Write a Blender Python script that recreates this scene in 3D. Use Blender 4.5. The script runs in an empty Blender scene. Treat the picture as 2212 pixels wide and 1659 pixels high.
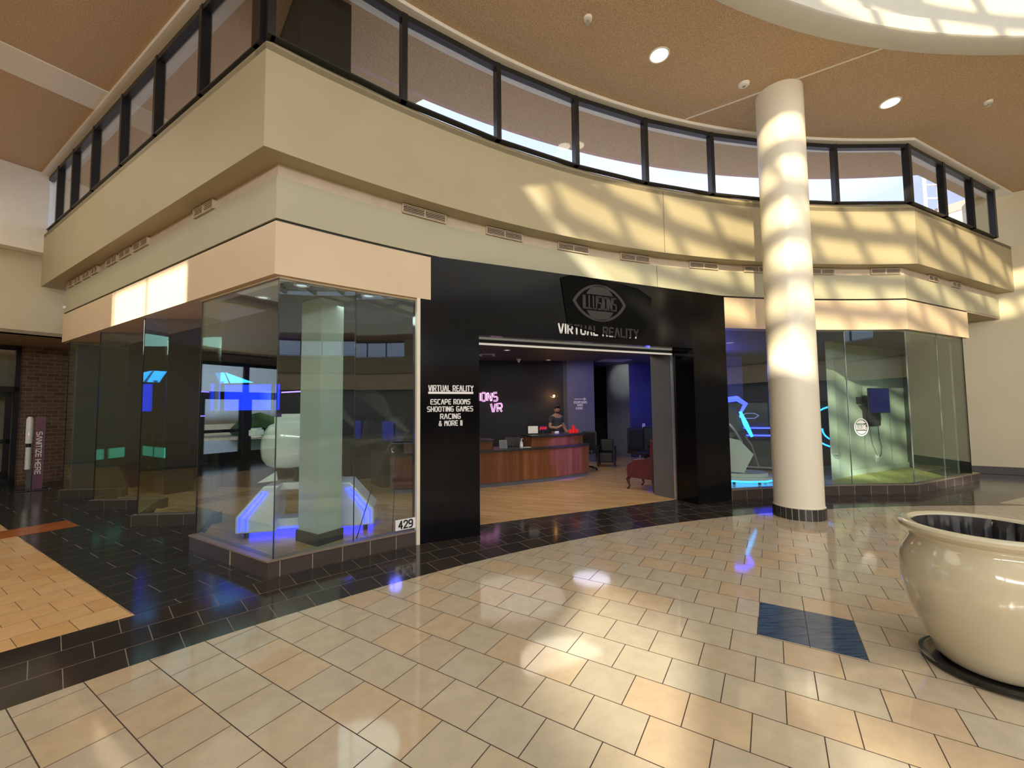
import bpy, bmesh, math, random
from mathutils import Vector, Matrix
random.seed(7)
PI=math.pi
R_=math.radians
scn=bpy.context.scene
COL=scn.collection

# ------------------------------------------------------------------ frames
TH=R_(58.23)
dA=Vector((-math.sin(TH),math.cos(TH))); dB=Vector((math.cos(TH),math.sin(TH)))
CX,CY=6.86,-6.06
def AB(a,b): v=dA*a+dB*b; return (v.x,v.y)
def pol(r,deg): return (CX+r*math.cos(R_(deg)),CY+r*math.sin(R_(deg)))
BC=-1.54                                   # B coordinate of the atrium centre
CANG=25.7
cd=Vector((math.cos(R_(CANG)),math.sin(R_(CANG)))); cn=Vector((math.sin(R_(CANG)),-math.cos(R_(CANG))))
CP=Vector((7.43,7.735))
RF=13.8; BF=2.28
def thA(R,B): return 148.23-math.degrees(math.asin((B-BC)/R))
def cornerC(o):
    p=CP+cn*o; rel=p-Vector((CX,CY)); b=rel.dot(cd); c=rel.length_squared-(RF-o)**2
    s=-b+math.sqrt(max(b*b-c,0)); s2=-b-math.sqrt(max(b*b-c,0))
    s=min((s,s2),key=abs)
    return p+cd*s
def angC(o): q=cornerC(o); return math.degrees(math.atan2(q.y-CY,q.x-CX))
def Cend(o,Bw=14.23):
    q=cornerC(o); t=(Bw-q.dot(dB))/cd.dot(dB); return q+cd*t
def Cat(o,t): q=Vector(CP)+cn*o+cd*t; return (q.x,q.y)
def arc(R,a0,a1,n=None):
    n=n or max(2,int(abs(a1-a0)/1.0)+1)
    return [pol(R,a0+(a1-a0)*i/n) for i in range(n+1)]
def path(o,Aend=12.6,tend=None):
    """plan line of the shopfront, o metres out towards the atrium"""
    p=[AB(Aend,BF-o)]+arc(RF-o,thA(RF-o,BF-o),angC(o),44)
    p.append(tuple(Cend(o)) if tend is None else Cat(o,tend))
    return p
PL=Vector((-1.154,5.208)); pu=Vector((.916,.4014)).normalized(); pn=Vector((-pu.y,pu.x))
def POR(u,n): v=PL+pu*u+pn*n; return (v.x,v.y)

# ------------------------------------------------------------------ node helper
class X:
    def __init__(s,nt,sock): s.nt=nt; s.s=sock
    def _m(s,op,o=None,c=None,rev=False):
        n=s.nt.nodes.new('ShaderNodeMath'); n.operation=op
        args=[s,o] if not rev else [o,s]
        if c is not None: args.append(c)
        for i,a in enumerate(args):
            if a is None: continue
            if isinstance(a,X): s.nt.links.new(a.s,n.inputs[i])
            else: n.inputs[i].default_value=a
        return X(s.nt,n.outputs[0])
    def __add__(s,o): return s._m('ADD',o)
    def __sub__(s,o): return s._m('SUBTRACT',o)
    def __rsub__(s,o): return s._m('SUBTRACT',o,rev=True)
    def __mul__(s,o): return s._m('MULTIPLY',o)
    def __truediv__(s,o): return s._m('DIVIDE',o)
    def lt(s,o): return s._m('LESS_THAN',o)
    def gt(s,o): return s._m('GREATER_THAN',o)
    def floor(s): return s._m('FLOOR')
    def fract(s): return s._m('FRACT')
    def mod(s,o): return s._m('FLOORED_MODULO',o)
    def min(s,o): return s._m('MINIMUM',o)
    def max(s,o): return s._m('MAXIMUM',o)
def newmat(name):
    m=bpy.data.materials.new(name); m.use_nodes=True; nt=m.node_tree
    return m,nt,nt.nodes['Principled BSDF']
def setp(b,col=None,rough=.5,metal=0,spec=.5,em=None,es=0,coat=0):
    if col is not None: b.inputs['Base Color'].default_value=(*col,1)
    b.inputs['Roughness'].default_value=rough; b.inputs['Metallic'].default_value=metal
    b.inputs['Specular IOR Level'].default_value=spec
    b.inputs['Coat Weight'].default_value=coat
    if em is not None:
        b.inputs['Emission Color'].default_value=(*em,1); b.inputs['Emission Strength'].default_value=es
def xyz(nt):
    g=nt.nodes.new('ShaderNodeNewGeometry'); s=nt.nodes.new('ShaderNodeSeparateXYZ')
    nt.links.new(g.outputs['Position'],s.inputs[0])
    return g.outputs['Position'],X(nt,s.outputs[0]),X(nt,s.outputs[1]),X(nt,s.outputs[2])
def mixc(nt,fac,a,b):
    n=nt.nodes.new('ShaderNodeMix'); n.data_type='RGBA'
    for i,v in ((0,fac),(6,a),(7,b)):
        if isinstance(v,X): nt.links.new(v.s,n.inputs[i])
        elif isinstance(v,bpy.types.NodeSocket): nt.links.new(v,n.inputs[i])
        elif isinstance(v,(int,float)): n.inputs[i].default_value=v
        else: n.inputs[i].default_value=(*v,1)
    return n.outputs[2]
def noise(nt,vec,scale,detail=3,rough=.5):
    n=nt.nodes.new('ShaderNodeTexNoise'); n.inputs['Scale'].default_value=scale
    n.inputs['Detail'].default_value=detail; n.inputs['Roughness'].default_value=rough
    if vec is not None: nt.links.new(vec,n.inputs['Vector'])
    return X(nt,n.outputs[0])
def ramp(nt,x,a,b):
    n=nt.nodes.new('ShaderNodeMapRange'); nt.links.new(x.s,n.inputs[0]); n.inputs[1].default_value=a; n.inputs[2].default_value=b
    return X(nt,n.outputs[0])
def bump(nt,b,h,strength,dist):
    n=nt.nodes.new('ShaderNodeBump'); n.inputs['Strength'].default_value=strength; n.inputs['Distance'].default_value=dist
    nt.links.new(h.s,n.inputs['Height']); nt.links.new(n.outputs[0],b.inputs['Normal'])
def wnoise(nt,a,b,c=0.0):
    cb=nt.nodes.new('ShaderNodeCombineXYZ'); nt.links.new(a.s,cb.inputs[0]); nt.links.new(b.s,cb.inputs[1]); cb.inputs[2].default_value=c
    w=nt.nodes.new('ShaderNodeTexWhiteNoise'); nt.links.new(cb.outputs[0],w.inputs['Vector']); return X(nt,w.outputs['Value'])
M={}
def plain(name,col,rough=.5,metal=0,spec=.5,var=0.06,vs=6,em=None,es=0,coat=0,bmp=0):
    m,nt,b=newmat(name); setp(b,col,rough,metal,spec,em,es,coat)
    if var:
        t=nt.nodes.new('ShaderNodeTexCoord')
        n=noise(nt,t.outputs['Object'],vs,4)
        c=mixc(nt,ramp(nt,n,.3,.7),tuple(max(0,v*(1-var)) for v in col),tuple(min(1,v*(1+var)) for v in col))
        nt.links.new(c,b.inputs['Base Color'])
        if bmp: bump(nt,b,noise(nt,t.outputs['Object'],vs*20,2),bmp,.004)
    M[name]=m; return m
def emis(name,col,st):
    m,nt,b=newmat(name); setp(b,col,.4,em=col,es=st); M[name]=m; return m
def tiles(name,U,V,su,sv,u0,v0,off,c1,c2,grout,gw,rough,polar=False,blue=False,c3=None,streak=0,gboth=True,spec=.5,gwv=None):
    m,nt,b=newmat(name); pos,x,y,z=xyz(nt)
    if polar:
        dx=x-CX; dy=y-CY
        u=dy._m('ARCTAN2',dx)*13.5; r=((dx*dx)+(dy*dy))._m('SQRT'); v=r
    elif U=='z':   # vertical tiling: run along plan arc length, up z
        dx=x-CX; dy=y-CY
        u=dy._m('ARCTAN2',dx)*13.8; v=z
    elif U=='zx':
        u=x*dA.x+y*dA.y; v=z
    elif U=='zb':
        u=x*dB.x+y*dB.y; v=z
    else:
        u=x*U[0]+y*U[1]; v=x*V[0]+y*V[1]
    u=(u-u0)/su; v=(v-v0)/sv
    row=v.floor()
    u=u+row.mod(2.0)*off
    if blue:
        A_=x*dA.x+y*dA.y; B_=x*dB.x+y*dB.y
        inb=A_.gt(-.474)*A_.lt(.147)*B_.gt(3.5675)*B_.lt(4.1545)
        rowin=(1.0-row.mod(2.0))*0.0+inb*row.mod(2.0)
        u=u-rowin*off
    fu=u.fract(); fv=v.fract(); iu=u.floor()
    du=fu.min(1.0-fu)*su; dv=fv.min(1.0-fv)*sv
    g=du.lt(gw).max(dv.lt(gw if gwv is None else gwv))
    h1=wnoise(nt,iu,row); h2=wnoise(nt,iu,row,3.3)
    sx=nt.nodes.new('ShaderNodeMapping'); nt.links.new(pos,sx.inputs[0]); sx.inputs['Scale'].default_value=(1,1,1)
    n1=noise(nt,pos,9,5,.6); n2=noise(nt,pos,60,3,.6)
    col=mixc(nt,h1,c1,c2)
    if c3: col=mixc(nt,h2.gt(.72)*.8,col,c3)
    mul=ramp(nt,n1,.25,.75)*.16+ramp(nt,n2,.3,.7)*.03+h2*.08+.80
    mm=nt.nodes.new('ShaderNodeMix'); mm.data_type='RGBA'; mm.blend_type='MULTIPLY'; mm.inputs[0].default_value=1
    nt.links.new(col,mm.inputs[6]); cb=nt.nodes.new('ShaderNodeCombineColor')
    for i in range(3): nt.links.new(mul.s,cb.inputs[i])
    nt.links.new(cb.outputs[0],mm.inputs[7]); col=mm.outputs[2]
    if blue:
        mp=nt.nodes.new('ShaderNodeMapping'); nt.links.new(pos,mp.inputs[0]); mp.inputs['Rotation'].default_value=(0,0,-TH-PI/2); mp.inputs['Scale'].default_value=(3,30,1)
        nb=ramp(nt,noise(nt,mp.outputs[0],1.6,6,.7),.35,.7)
        bc=mixc(nt,nb,(.015,.028,.075),(.085,.14,.22))
        col=mixc(nt,inb,col,bc)
    col=mixc(nt,g,col,grout)
    nt.links.new(col,b.inputs['Base Color']); setp(b,None,rough,0,spec)
    rr=g*.5+rough+n2*.02; nt.links.new(rr.s,b.inputs['Roughness'])
    hh=(1.0-g)+noise(nt,pos,2.2,2)*.35
    bump(nt,b,hh,.25,.0012)
    M[name]=m; return m

def glassmat(name,tint,k=1.0,rough=0.0,f0=.04):
    m=bpy.data.materials.new(name); m.use_nodes=True; nt=m.node_tree; nt.nodes.clear()
    o=nt.nodes.new('ShaderNodeOutputMaterial'); mx=nt.nodes.new('ShaderNodeMixShader')
    t=nt.nodes.new('ShaderNodeBsdfTransparent'); t.inputs[0].default_value=(*tint,1)
    g=nt.nodes.new('ShaderNodeBsdfGlossy'); g.inputs['Roughness'].default_value=rough; g.inputs[0].default_value=(.95,1,.98,1)
    ge=nt.nodes.new('ShaderNodeNewGeometry'); vm=nt.nodes.new('ShaderNodeVectorMath'); vm.operation='DOT_PRODUCT'
    nt.links.new(ge.outputs['Normal'],vm.inputs[0]); nt.links.new(ge.outputs['Incoming'],vm.inputs[1])
    c=X(nt,vm.outputs['Value'])._m('ABSOLUTE'); q=((1.0-c)._m('POWER',5.0)*.94+f0)*k; q=q.min(1.0)
    nt.links.new(q.s,mx.inputs[0]); nt.links.new(t.outputs[0],mx.inputs[1]); nt.links.new(g.outputs[0],mx.inputs[2]); nt.links.new(mx.outputs[0],o.inputs[0])
    M[name]=m; return m

# materials
plain('khaki',(.42,.365,.235),.55,var=.03,vs=1.5)
plain('khaki_lit',(.62,.56,.39),.55,var=.03,vs=1.5)  # same khaki paint, with stronger light on these walls put into the colour
plain('khaki_green',(.44,.425,.305),.55,var=.03,vs=1.5)
plain('peach',(.68,.54,.38),.5,var=.03,vs=1.5)
plain('soffit_tan',(.52,.42,.28),.6,var=.04)
plain('slot_beige',(.62,.53,.42),.6)
plain('offwhite',(.86,.84,.78),.5,var=.02)
plain('drum_white',(.60,.60,.55),.5,var=.02)
plain('curb_cap',(.24,.18,.14),.35)
plain('column_paint',(.80,.75,.62),.35,var=.02,vs=2)
plain('frame_dark',(.015,.015,.018),.35)
plain('portal_black',(.004,.004,.005),.13,spec=.22,var=.15,vs=3)
plain('jamb_grey',(.10,.10,.105),.28,spec=.6,var=.1,vs=3)
plain('matte_black',(.004,.004,.004),.9,spec=.1)
plain('sign_grey',(.035,.035,.032),.7)
plain('white_letter',(.85,.85,.87),.4,var=0)
plain('chrome',(.7,.7,.7),.2,metal=1,var=0)
plain('dark_wall',(.006,.0062,.008),.6,var=.1)
plain('char_wall',(.05,.052,.06),.6,var=.08)
plain('bluegrey_wall',(.12,.125,.20),.6,var=.04)
plain('grey_wall',(.20,.21,.21),.55,var=.05)
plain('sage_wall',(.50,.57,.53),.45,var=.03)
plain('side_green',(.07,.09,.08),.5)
plain('navy_wall',(.02,.02,.10),.5,var=.05)
plain('violet_wall',(.10,.10,.22),.5,var=.05)
plain('shop_ceiling',(.07,.072,.08),.7,var=.08)
plain('vent_dark',(.01,.01,.01),.6,var=0)
plain('black_plastic',(.012,.012,.014),.35,var=.1)
plain('black_leather',(.012,.012,.013),.42,var=.2,vs=10)
plain('red_leather',(.085,.008,.010),.35,var=.2,vs=8,coat=.2)
plain('dark_red_wood',(.06,.012,.012),.3,var=.2)
plain('gloss_white',(.80,.85,.83),.12,var=0,coat=.5)
plain('grey_plastic',(.30,.31,.32),.4)
plain('silver',(.55,.56,.58),.3,metal=.8,var=0)
plain('counter_top',(.03,.032,.035),.25,var=.15,vs=20)
plain('kick_grey',(.13,.14,.17),.5)
plain('ceramic',(.56,.51,.37),.10,var=.05,vs=3,coat=.6)
plain('liner_black',(.012,.012,.014),.45,var=.2,vs=12)
plain('saucer_black',(.010,.010,.011),.15,var=.1)
plain('maroon',(.10,.008,.045),.4,var=.04)
plain('skin',(.42,.22,.15),.5,var=.05,vs=20)
plain('hair',(.02,.013,.01),.6)
plain('shirt',(.045,.045,.055),.8,var=.15,vs=20)
plain('jeans',(.03,.035,.06),.8)
plain('desert',(.42,.33,.22),.9,var=.25,vs=.4)
plain('shrub',(.08,.16,.03),.9,var=.4,vs=3)
plain('ext_pink',(.62,.42,.36),.8)
plain('ext_white',(.85,.78,.72),.8)
plain('orange_tile',(.42,.12,.03),.2,var=.15,vs=8)
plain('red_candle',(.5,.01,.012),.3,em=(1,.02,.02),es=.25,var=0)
plain('floor_base',(.05,.05,.05),.8)
emis('led_blue',(.02,.03,1.0),7)
emis('led_cyan',(.03,.35,1.0),2.5)
emis('led_teal',(.1,.8,.6),.35)
emis('led_violet',(.35,.2,1.0),2.5)
emis('neon_pink',(1.0,.42,.85),2.6)
emis('bulb_warm',(1.0,.45,.12),14)
emis('lamp_warm',(1.0,.85,.6),5)
emis('lamp_white',(.8,.9,1.0),1.6)
m_,nt_,b_=newmat('screen_blue'); setp(b_,(.01,.01,.06),.12,em=(.01,.02,.35),es=.13); M['screen_blue']=m_
emis('booth_blue',(.01,.04,.9),1.3)
emis('lit_edge',(1,.96,.85),.35)  # faint emission put in for light caught on the door track edge
glassmat('storefront_glass',(.87,.935,.91),1.15,f0=.048)
glassmat('clear_glass',(.93,.95,.97),.9)
glassmat('skylight_glass',(.80,.77,.68),.6)
glassmat('door_glass',(.9,.95,.97),.8)
def popcorn():
    m,nt,b=newmat('popcorn'); pos,x,y,z=xyz(nt); setp(b,None,.9,spec=.2)
    n=noise(nt,pos,85,3,.8); v=nt.nodes.new('ShaderNodeTexVoronoi'); v.inputs['Scale'].default_value=55; nt.links.new(pos,v.inputs['Vector'])
    c=mixc(nt,ramp(nt,n,.34,.66),(.42,.28,.16),(.90,.70,.48)); n3=noise(nt,pos,1.2,3)
    c=mixc(nt,ramp(nt,n3,.3,.7)*.25,c,(.60,.43,.26))
    nt.links.new(c,b.inputs['Base Color']); bump(nt,b,n,.9,.012); M['popcorn']=m
popcorn()
def wood(name,dirv,su,sv,c1,c2,c3,rough):
    m,nt,b=newmat(name); pos,x,y,z=xyz(nt)
    u=(x*dirv[0]+y*dirv[1])/su; v=(x*-dirv[1]+y*dirv[0])/sv; row=v.floor()
    u=u+wnoise(nt,row,row)*1.0; iu=u.floor(); h=wnoise(nt,iu,row); fu=u.fract(); fv=v.fract()
    g=(fu.min(1.0-fu)*su).lt(.0015).max((fv.min(1.0-fv)*sv).lt(.0012))
    mp=nt.nodes.new('ShaderNodeMapping'); mp.vector_type='TEXTURE'; nt.links.new(pos,mp.inputs[0]); mp.inputs['Rotation'].default_value=(0,0,math.atan2(dirv[1],dirv[0])); mp.inputs['Scale'].default_value=(1,.06,1)
    n=noise(nt,mp.outputs[0],4,4)
    c=mixc(nt,h,c1,c2); c=mixc(nt,ramp(nt,n,.35,.7)*.55,c,c3); c=mixc(nt,g,c,tuple(v*.35 for v in c3))
    nt.links.new(c,b.inputs['Base Color']); setp(b,None,rough); M[name]=m
wood('wood_floor',(.94,-.34),.75,.075,(.74,.48,.23),(.58,.35,.14),(.42,.23,.09),.22)
def veneer():
    m,nt,b=newmat('veneer'); pos,x,y,z=xyz(nt)
    u=(x*.8+y*.6)/.12; row=u.floor(); h=wnoise(nt,row,row)
    mp=nt.nodes.new('ShaderNodeMapping'); nt.links.new(pos,mp.inputs[0]); mp.inputs['Scale'].default_value=(14,14,.7)
    n=noise(nt,mp.outputs[0],2,5); c=mixc(nt,h,(.26,.105,.04),(.17,.06,.025)); c=mixc(nt,ramp(nt,n,.3,.75)*.6,c,(.09,.03,.012))
    nt.links.new(c,b.inputs['Base Color']); setp(b,None,.28); M['veneer']=m
veneer()
def carpet():
    m,nt,b=newmat('green_carpet'); pos,x,y,z=xyz(nt)
    n=noise(nt,pos,30,4); c=mixc(nt,ramp(nt,n,.3,.7),(.34,.36,.12),(.62,.62,.28)); nt.links.new(c,b.inputs['Base Color']); setp(b,None,.95,spec=.1); bump(nt,b,n,.6,.01); M['green_carpet']=m
carpet()
tiles('cream_tiles',(dA.x,dA.y),(dB.x,dB.y),.3105,.2987,.149,.566,.5,(.565,.46,.32),(.555,.485,.36),(.05,.03,.022),.0028,.06,blue=True,c3=(.585,.435,.275))
tiles('band_tiles',None,None,.305,.3,0,.0,.5,(.028,.024,.022),(.050,.038,.032),(.22,.17,.13),.0028,.10,polar=True)
tiles('hall_tiles',(dB.x,dB.y),(dA.x,dA.y),.592,.293,1.637,7.18,.5,(.034,.034,.033),(.038,.038,.037),(.20,.19,.17),.003,.13,gwv=.0012)
tiles('tan_tiles',(dB.x,dB.y),(dA.x,dA.y),.300,.293,.888,5.405,.5,(.85,.52,.23),(.80,.53,.26),(.13,.07,.04),.0025,.18,c3=(.74,.43,.18))
tiles('curb_tiles','z',None,.305,.30,0,-.14,0,(.055,.045,.042),(.085,.065,.060),(.36,.27,.20),.004,.3)
tiles('curb_tiles_hall','zx',None,.293,.30,0.0,-.14,0,(.045,.043,.042),(.06,.055,.05),(.16,.13,.10),.003,.3)
tiles('base_tiles','zb',None,.30,.30,0,0,0,(.035,.03,.028),(.05,.04,.036),(.12,.09,.07),.003,.3)
tiles('brick','zb',None,.22,.09,0,0,.5,(.16,.10,.07),(.22,.15,.11),(.30,.26,.22),.006,.8,spec=.2)

# ------------------------------------------------------------------ mesh helpers
def link(name,bm,mat,parent=None,smooth=False,bevel=0,norm=True):
    if norm: bmesh.ops.recalc_face_normals(bm,faces=bm.faces)
    me=bpy.data.meshes.new(name); bm.to_mesh(me); bm.free()
    for m in (mat if isinstance(mat,(list,tuple)) else [mat]): me.materials.append(M[m])
    if smooth:
        for p in me.polygons: p.use_smooth=True
        try: me.set_sharp_from_angle(angle=R_(40))
        except Exception: pass
    o=bpy.data.objects.new(name,me); COL.objects.link(o)
    if parent is not None:
        o.parent=parent
    if bevel:
        md=o.modifiers.new('b','BEVEL'); md.width=bevel; md.segments=2; md.limit_method='ANGLE'
    return o
def tag(o,label,cat,group=None,kind=None):
    o['label']=label; o['category']=cat
    if group: o['group']=group
    if kind: o['kind']=kind
    return o
def struct(o,label=None,cat=None):
    o['kind']='structure'
    if label: o['label']=label
    if cat: o['category']=cat
    return o
def thing(name,label,cat,loc=(0,0,0),rz=0,group=None):
    o=bpy.data.objects.new(name,None); o.empty_display_size=.1; COL.objects.link(o); o.location=loc; o.rotation_euler=(0,0,rz)
    return tag(o,label,cat,group)
def copy_tree(o,parent=None):
    c=o.copy(); COL.objects.link(c); c.parent=parent
    for ch in [q for q in bpy.data.objects if q.parent==o]: copy_tree(ch,c)
    return c
def B(): return bmesh.new()
def box(bm,x0,x1,y0,y1,z0,z1,mi=0):
    v=[bm.verts.new((x,y,z)) for z in (z0,z1) for x,y in ((x0,y0),(x1,y0),(x1,y1),(x0,y1))]
    for f in ((0,1,2,3),(4,5,6,7),(0,1,5,4),(1,2,6,5),(2,3,7,6),(3,0,4,7)):
        bm.faces.new([v[i] for i in f]).material_index=mi
def prism(bm,pts,z0,z1,mi=0):
    a=[bm.verts.new((p[0],p[1],z0)) for p in pts]; b=[bm.verts.new((p[0],p[1],z1)) for p in pts]; n=len(pts)
    bm.faces.new(a).material_index=mi; bm.faces.new(b).material_index=mi
    for i in range(n): bm.faces.new([a[i],a[(i+1)%n],b[(i+1)%n],b[i]]).material_index=mi
def ribbon(bm,p,q,z0,z1,z0q=None,z1q=None,mi=0):
    """solid band between plan lines p (front) and q (back)"""
    z0q=z0 if z0q is None else z0q; z1q=z1 if z1q is None else z1q
    V=[[bm.verts.new((a[0],a[1],z0)),bm.verts.new((a[0],a[1],z1)),bm.verts.new((b[0],b[1],z1q)),bm.verts.new((b[0],b[1],z0q))] for a,b in zip(p,q)]
    for i in range(len(V)-1):
        for k in range(4):
            bm.faces.new([V[i][k],V[i][(k+1)%4],V[i+1][(k+1)%4],V[i+1][k]]).material_index=mi
    bm.faces.new(V[0]).material_index=mi; bm.faces.new(V[-1]).material_index=mi
def slab(bm,p0,p1,thick,z0,z1,side=1):
    """vertical wall from plan point p0 to p1; thickness to the left (side=1)"""
    a=Vector(p0[:2]); b=Vector(p1[:2]); d=(b-a).normalized(); n=Vector((-d.y,d.x))*thick*side
    prism(bm,[a,b,b+n,a+n],z0,z1)
def bar(bm,p0,p1,w,h=None,up=(0,0,1)):
    h=h or w; a=Vector(p0); b=Vector(p1); d=(b-a).normalized(); u=Vector(up)
    if abs(d.dot(u))>.95: u=Vector((1,0,0))
    s=d.cross(u).normalized()*w/2; t=s.cross(d).normalized()*h/2
    v=[bm.verts.new(q+i*s+j*t) for q in (a,b) for i,j in ((-1,-1),(1,-1),(1,1),(-1,1))]
    for f in ((0,1,2,3),(4,5,6,7),(0,1,5,4),(1,2,6,5),(2,3,7,6),(3,0,4,7)): bm.faces.new([v[i] for i in f])
def tube(bm,pts,r,n=8,cap=True):
    pts=[Vector(p) for p in pts]; rings=[]; rr=r if isinstance(r,(list,tuple)) else [r]*len(pts)
    prev=None
    for i,p in enumerate(pts):
        d=(pts[min(i+1,len(pts)-1)]-pts[max(i-1,0)]).normalized()
        if prev is None:
            u=Vector((0,0,1)) if abs(d.z)<.9 else Vector((1,0,0)); s=d.cross(u).normalized()
        else: s=(prev-d*prev.dot(d)).normalized()
        prev=s; t=d.cross(s)
        rings.append([bm.verts.new(p+(s*math.cos(2*PI*k/n)+t*math.sin(2*PI*k/n))*rr[i]) for k in range(n)])
    for a,b in zip(rings,rings[1:]):
        for k in range(n): bm.faces.new([a[k],a[(k+1)%n],b[(k+1)%n],b[k]])
    if cap: bm.faces.new(rings[0]); bm.faces.new(rings[-1][::-1])
def lathe(bm,prof,cx=0,cy=0,n=48,mi=0,close=False,a0=0,a1=360):
    full=abs(a1-a0)>=360; m=n if full else n+1
    rings=[]
    for k in range(m):
        t=R_(a0+(a1-a0)*k/n); c,s=math.cos(t),math.sin(t)
        rings.append([bm.verts.new((cx+r*c,cy+r*s,z)) for r,z in prof])
    L=len(prof)
    for k in range(n):
        a=rings[k]; b=rings[(k+1)%m]
        for i in range(L if close else L-1):
            j=(i+1)%L
            if prof[i][0]==0 and prof[j][0]==0: continue
            bm.faces.new([a[i],b[i],b[j],a[j]]).material_index=mi
    if not full and close:
        bm.faces.new(rings[0]); bm.faces.new(rings[-1][::-1])
def disc_caps(bm,cx,cy,r,z0,z1,n=24,mi=0):
    prism(bm,[(cx+r*math.cos(2*PI*k/n),cy+r*math.sin(2*PI*k/n)) for k in range(n)],z0,z1,mi)
def basis(o,ux,uy,uz):
    m=Matrix.Identity(4)
    for i,v in enumerate((ux,uy,uz)):
        for j in range(3): m[j][i]=v[j]
    for j in range(3): m[j][3]=o[j]
    return m
def xf(bm,m,verts=None): bmesh.ops.transform(bm,matrix=m,verts=verts or bm.verts)

# ------------------------------------------------------------------ stroke lettering
G={'A':[[(0,0),(1.6,6),(2.4,6),(4,0)]],'V':[[(0,6),(1.6,0),(2.4,0),(4,6)]],'I':[[(0,0),(0,6)]],'T':[[(0,6),(4,6)],[(2,6),(2,0)]],
'R':[[(0,0),(0,6),(3.4,6),(4,5.3),(4,3.6),(3.4,2.8),(0,2.8)],[(2,2.8),(4,0)]],'U':[[(0,6),(0,.8),(.8,0),(3.2,0),(4,.8),(4,6)]],
'L':[[(0,6),(0,0),(3.4,0)]],'E':[[(3.6,6),(.6,6),(0,5.4),(0,.6),(.6,0),(3.6,0)],[(0,3),(3.2,3)]],'Y':[[(0,6),(2,3),(4,6)],[(2,3),(2,0)]],
'S':[[(3.8,6),(.7,6),(0,5.3),(0,3.7),(.7,3),(3.3,3),(4,2.3),(4,.7),(3.3,0),(.2,0)]],'C':[[(3.8,6),(.8,6),(0,5.2),(0,.8),(.8,0),(3.8,0)]],
'P':[[(0,0),(0,6),(3.3,6),(4,5.2),(4,3.4),(3.3,2.6),(0,2.6)]],'O':[[(.9,0),(0,.9),(0,5.1),(.9,6),(3.1,6),(4,5.1),(4,.9),(3.1,0),(.9,0)]],
'M':[[(0,0),(0,5.4),(.6,6),(2,3.4),(3.4,6),(4,5.4),(4,0)]],'N':[[(0,0),(0,6),(.5,6),(3.5,0),(4,0),(4,6)]],'H':[[(0,0),(0,6)],[(4,0),(4,6)],[(0,3),(4,3)]],
'G':[[(3.8,6),(.8,6),(0,5.2),(0,.8),(.8,0),(3.3,0),(4,.7),(4,2.9),(2.3,2.9)]],'Z':[[(0,6),(4,6),(0,0),(4,0)]],
'&':[[(4,0),(.8,4.2),(.8,5.4),(1.4,6),(2.4,6),(2.9,5.4),(2.9,4.6),(0,2.4),(0,.8),(.8,0),(2.4,0),(4,2.2)]],
'#':[[(0,0),(0,6),(2.2,6),(2.2,0),(0,0)]],'4':[[(3,0),(3,6),(0,1.8),(4,1.8)]],'2':[[(0,4.8),(.8,6),(3.2,6),(4,5),(4,3.9),(0,0),(4,0)]],
'9':[[(.4,0),(3,0),(4,1.4),(4,5.2),(3.2,6),(.8,6),(0,5.2),(0,3.6),(.8,2.8),(4,2.8)]],'-':[[(0,3),(3,3)]]}
WID={'I':0,'#':2.2,'-':3,'L':3.4,'E':3.6}
def layout(txt,w,h,gap=1.9,space=2.6):
    return [s_ for wd in layout_words(txt,w,h,gap,space) for s_ in wd]
def layout_words(txt,w,h,gap=1.9,space=2.6):
    tot=0; items=[]; wi=0
    for ch in txt:
        if ch==' ': tot+=space; wi+=1; continue
        cw=WID.get(ch,4.0); items.append((ch,tot,wi)); tot+=cw+gap
    tot-=gap; sx=w/tot; sy=h/6.0; words=[[] for _ in range(wi+1)]
    for ch,x0,k in items:
        for st in G[ch]:
            words[k].append([((x0+p[0])*sx,p[1]*sy) for p in st])
    return words
def clip(poly,cl):
    out=poly
    for i in range(len(cl)):
        a=cl[i]; b=cl[(i+1)%len(cl)]; inp=out; out=[]
        if not inp: return []
        def side(p): return (b[0]-a[0])*(p[1]-a[1])-(b[1]-a[1])*(p[0]-a[0])
        for j in range(len(inp)):
            p=inp[j]; q=inp[(j+1)%len(inp)]; sp,sq=side(p),side(q)
            if sp>=0: out.append(p)
            if (sp>=0)!=(sq>=0):
                t=sp/(sp-sq); out.append((p[0]+(q[0]-p[0])*t,p[1]+(q[1]-p[1])*t))
    return out
def strokes(bm,segs,sw,th,clipper=None,ox=0,oy=0):
    """flat lettering strokes in local x,z plane, thickness th towards -y"""
    def add(poly):
        if clipper: poly=clip(poly,clipper)
        if len(poly)<3: return
        a=[bm.verts.new((p[0],0,p[1])) for p in poly]; b=[bm.verts.new((p[0],-th,p[1])) for p in poly]; n=len(poly)
        bm.faces.new(a); bm.faces.new(b)
        for i in range(n): bm.faces.new([a[i],a[(i+1)%n],b[(i+1)%n],b[i]])
    for s in segs:
        for (x0,y0),(x1,y1) in zip(s,s[1:]):
            d=Vector((x1-x0,y1-y0)); L=d.length
            if L<1e-6: continue
            d/=L; n=Vector((-d.y,d.x))*sw/2
            add([(x0-n.x+ox,y0-n.y+oy),(x1-n.x+ox,y1-n.y+oy),(x1+n.x+ox,y1+n.y+oy),(x0+n.x+ox,y0+n.y+oy)])
        for (x,y) in s:
            add([(x+ox+sw/2*math.cos(k*PI/5),y+oy+sw/2*math.sin(k*PI/5)) for k in range(10)])
def text(name,txt,w,h,sw,mat,M4,parent,th=.006,clipper=None,ox=0,oy=0,gap=1.5,space=2.6):
    o=None
    for wd in layout_words(txt,w,h,gap,space):
        bm=B(); strokes(bm,wd,sw,th,clipper,ox,oy)
        if not bm.verts: bm.free(); continue
        xf(bm,M4); o=link(name,bm,mat,parent)
    return o

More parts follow.
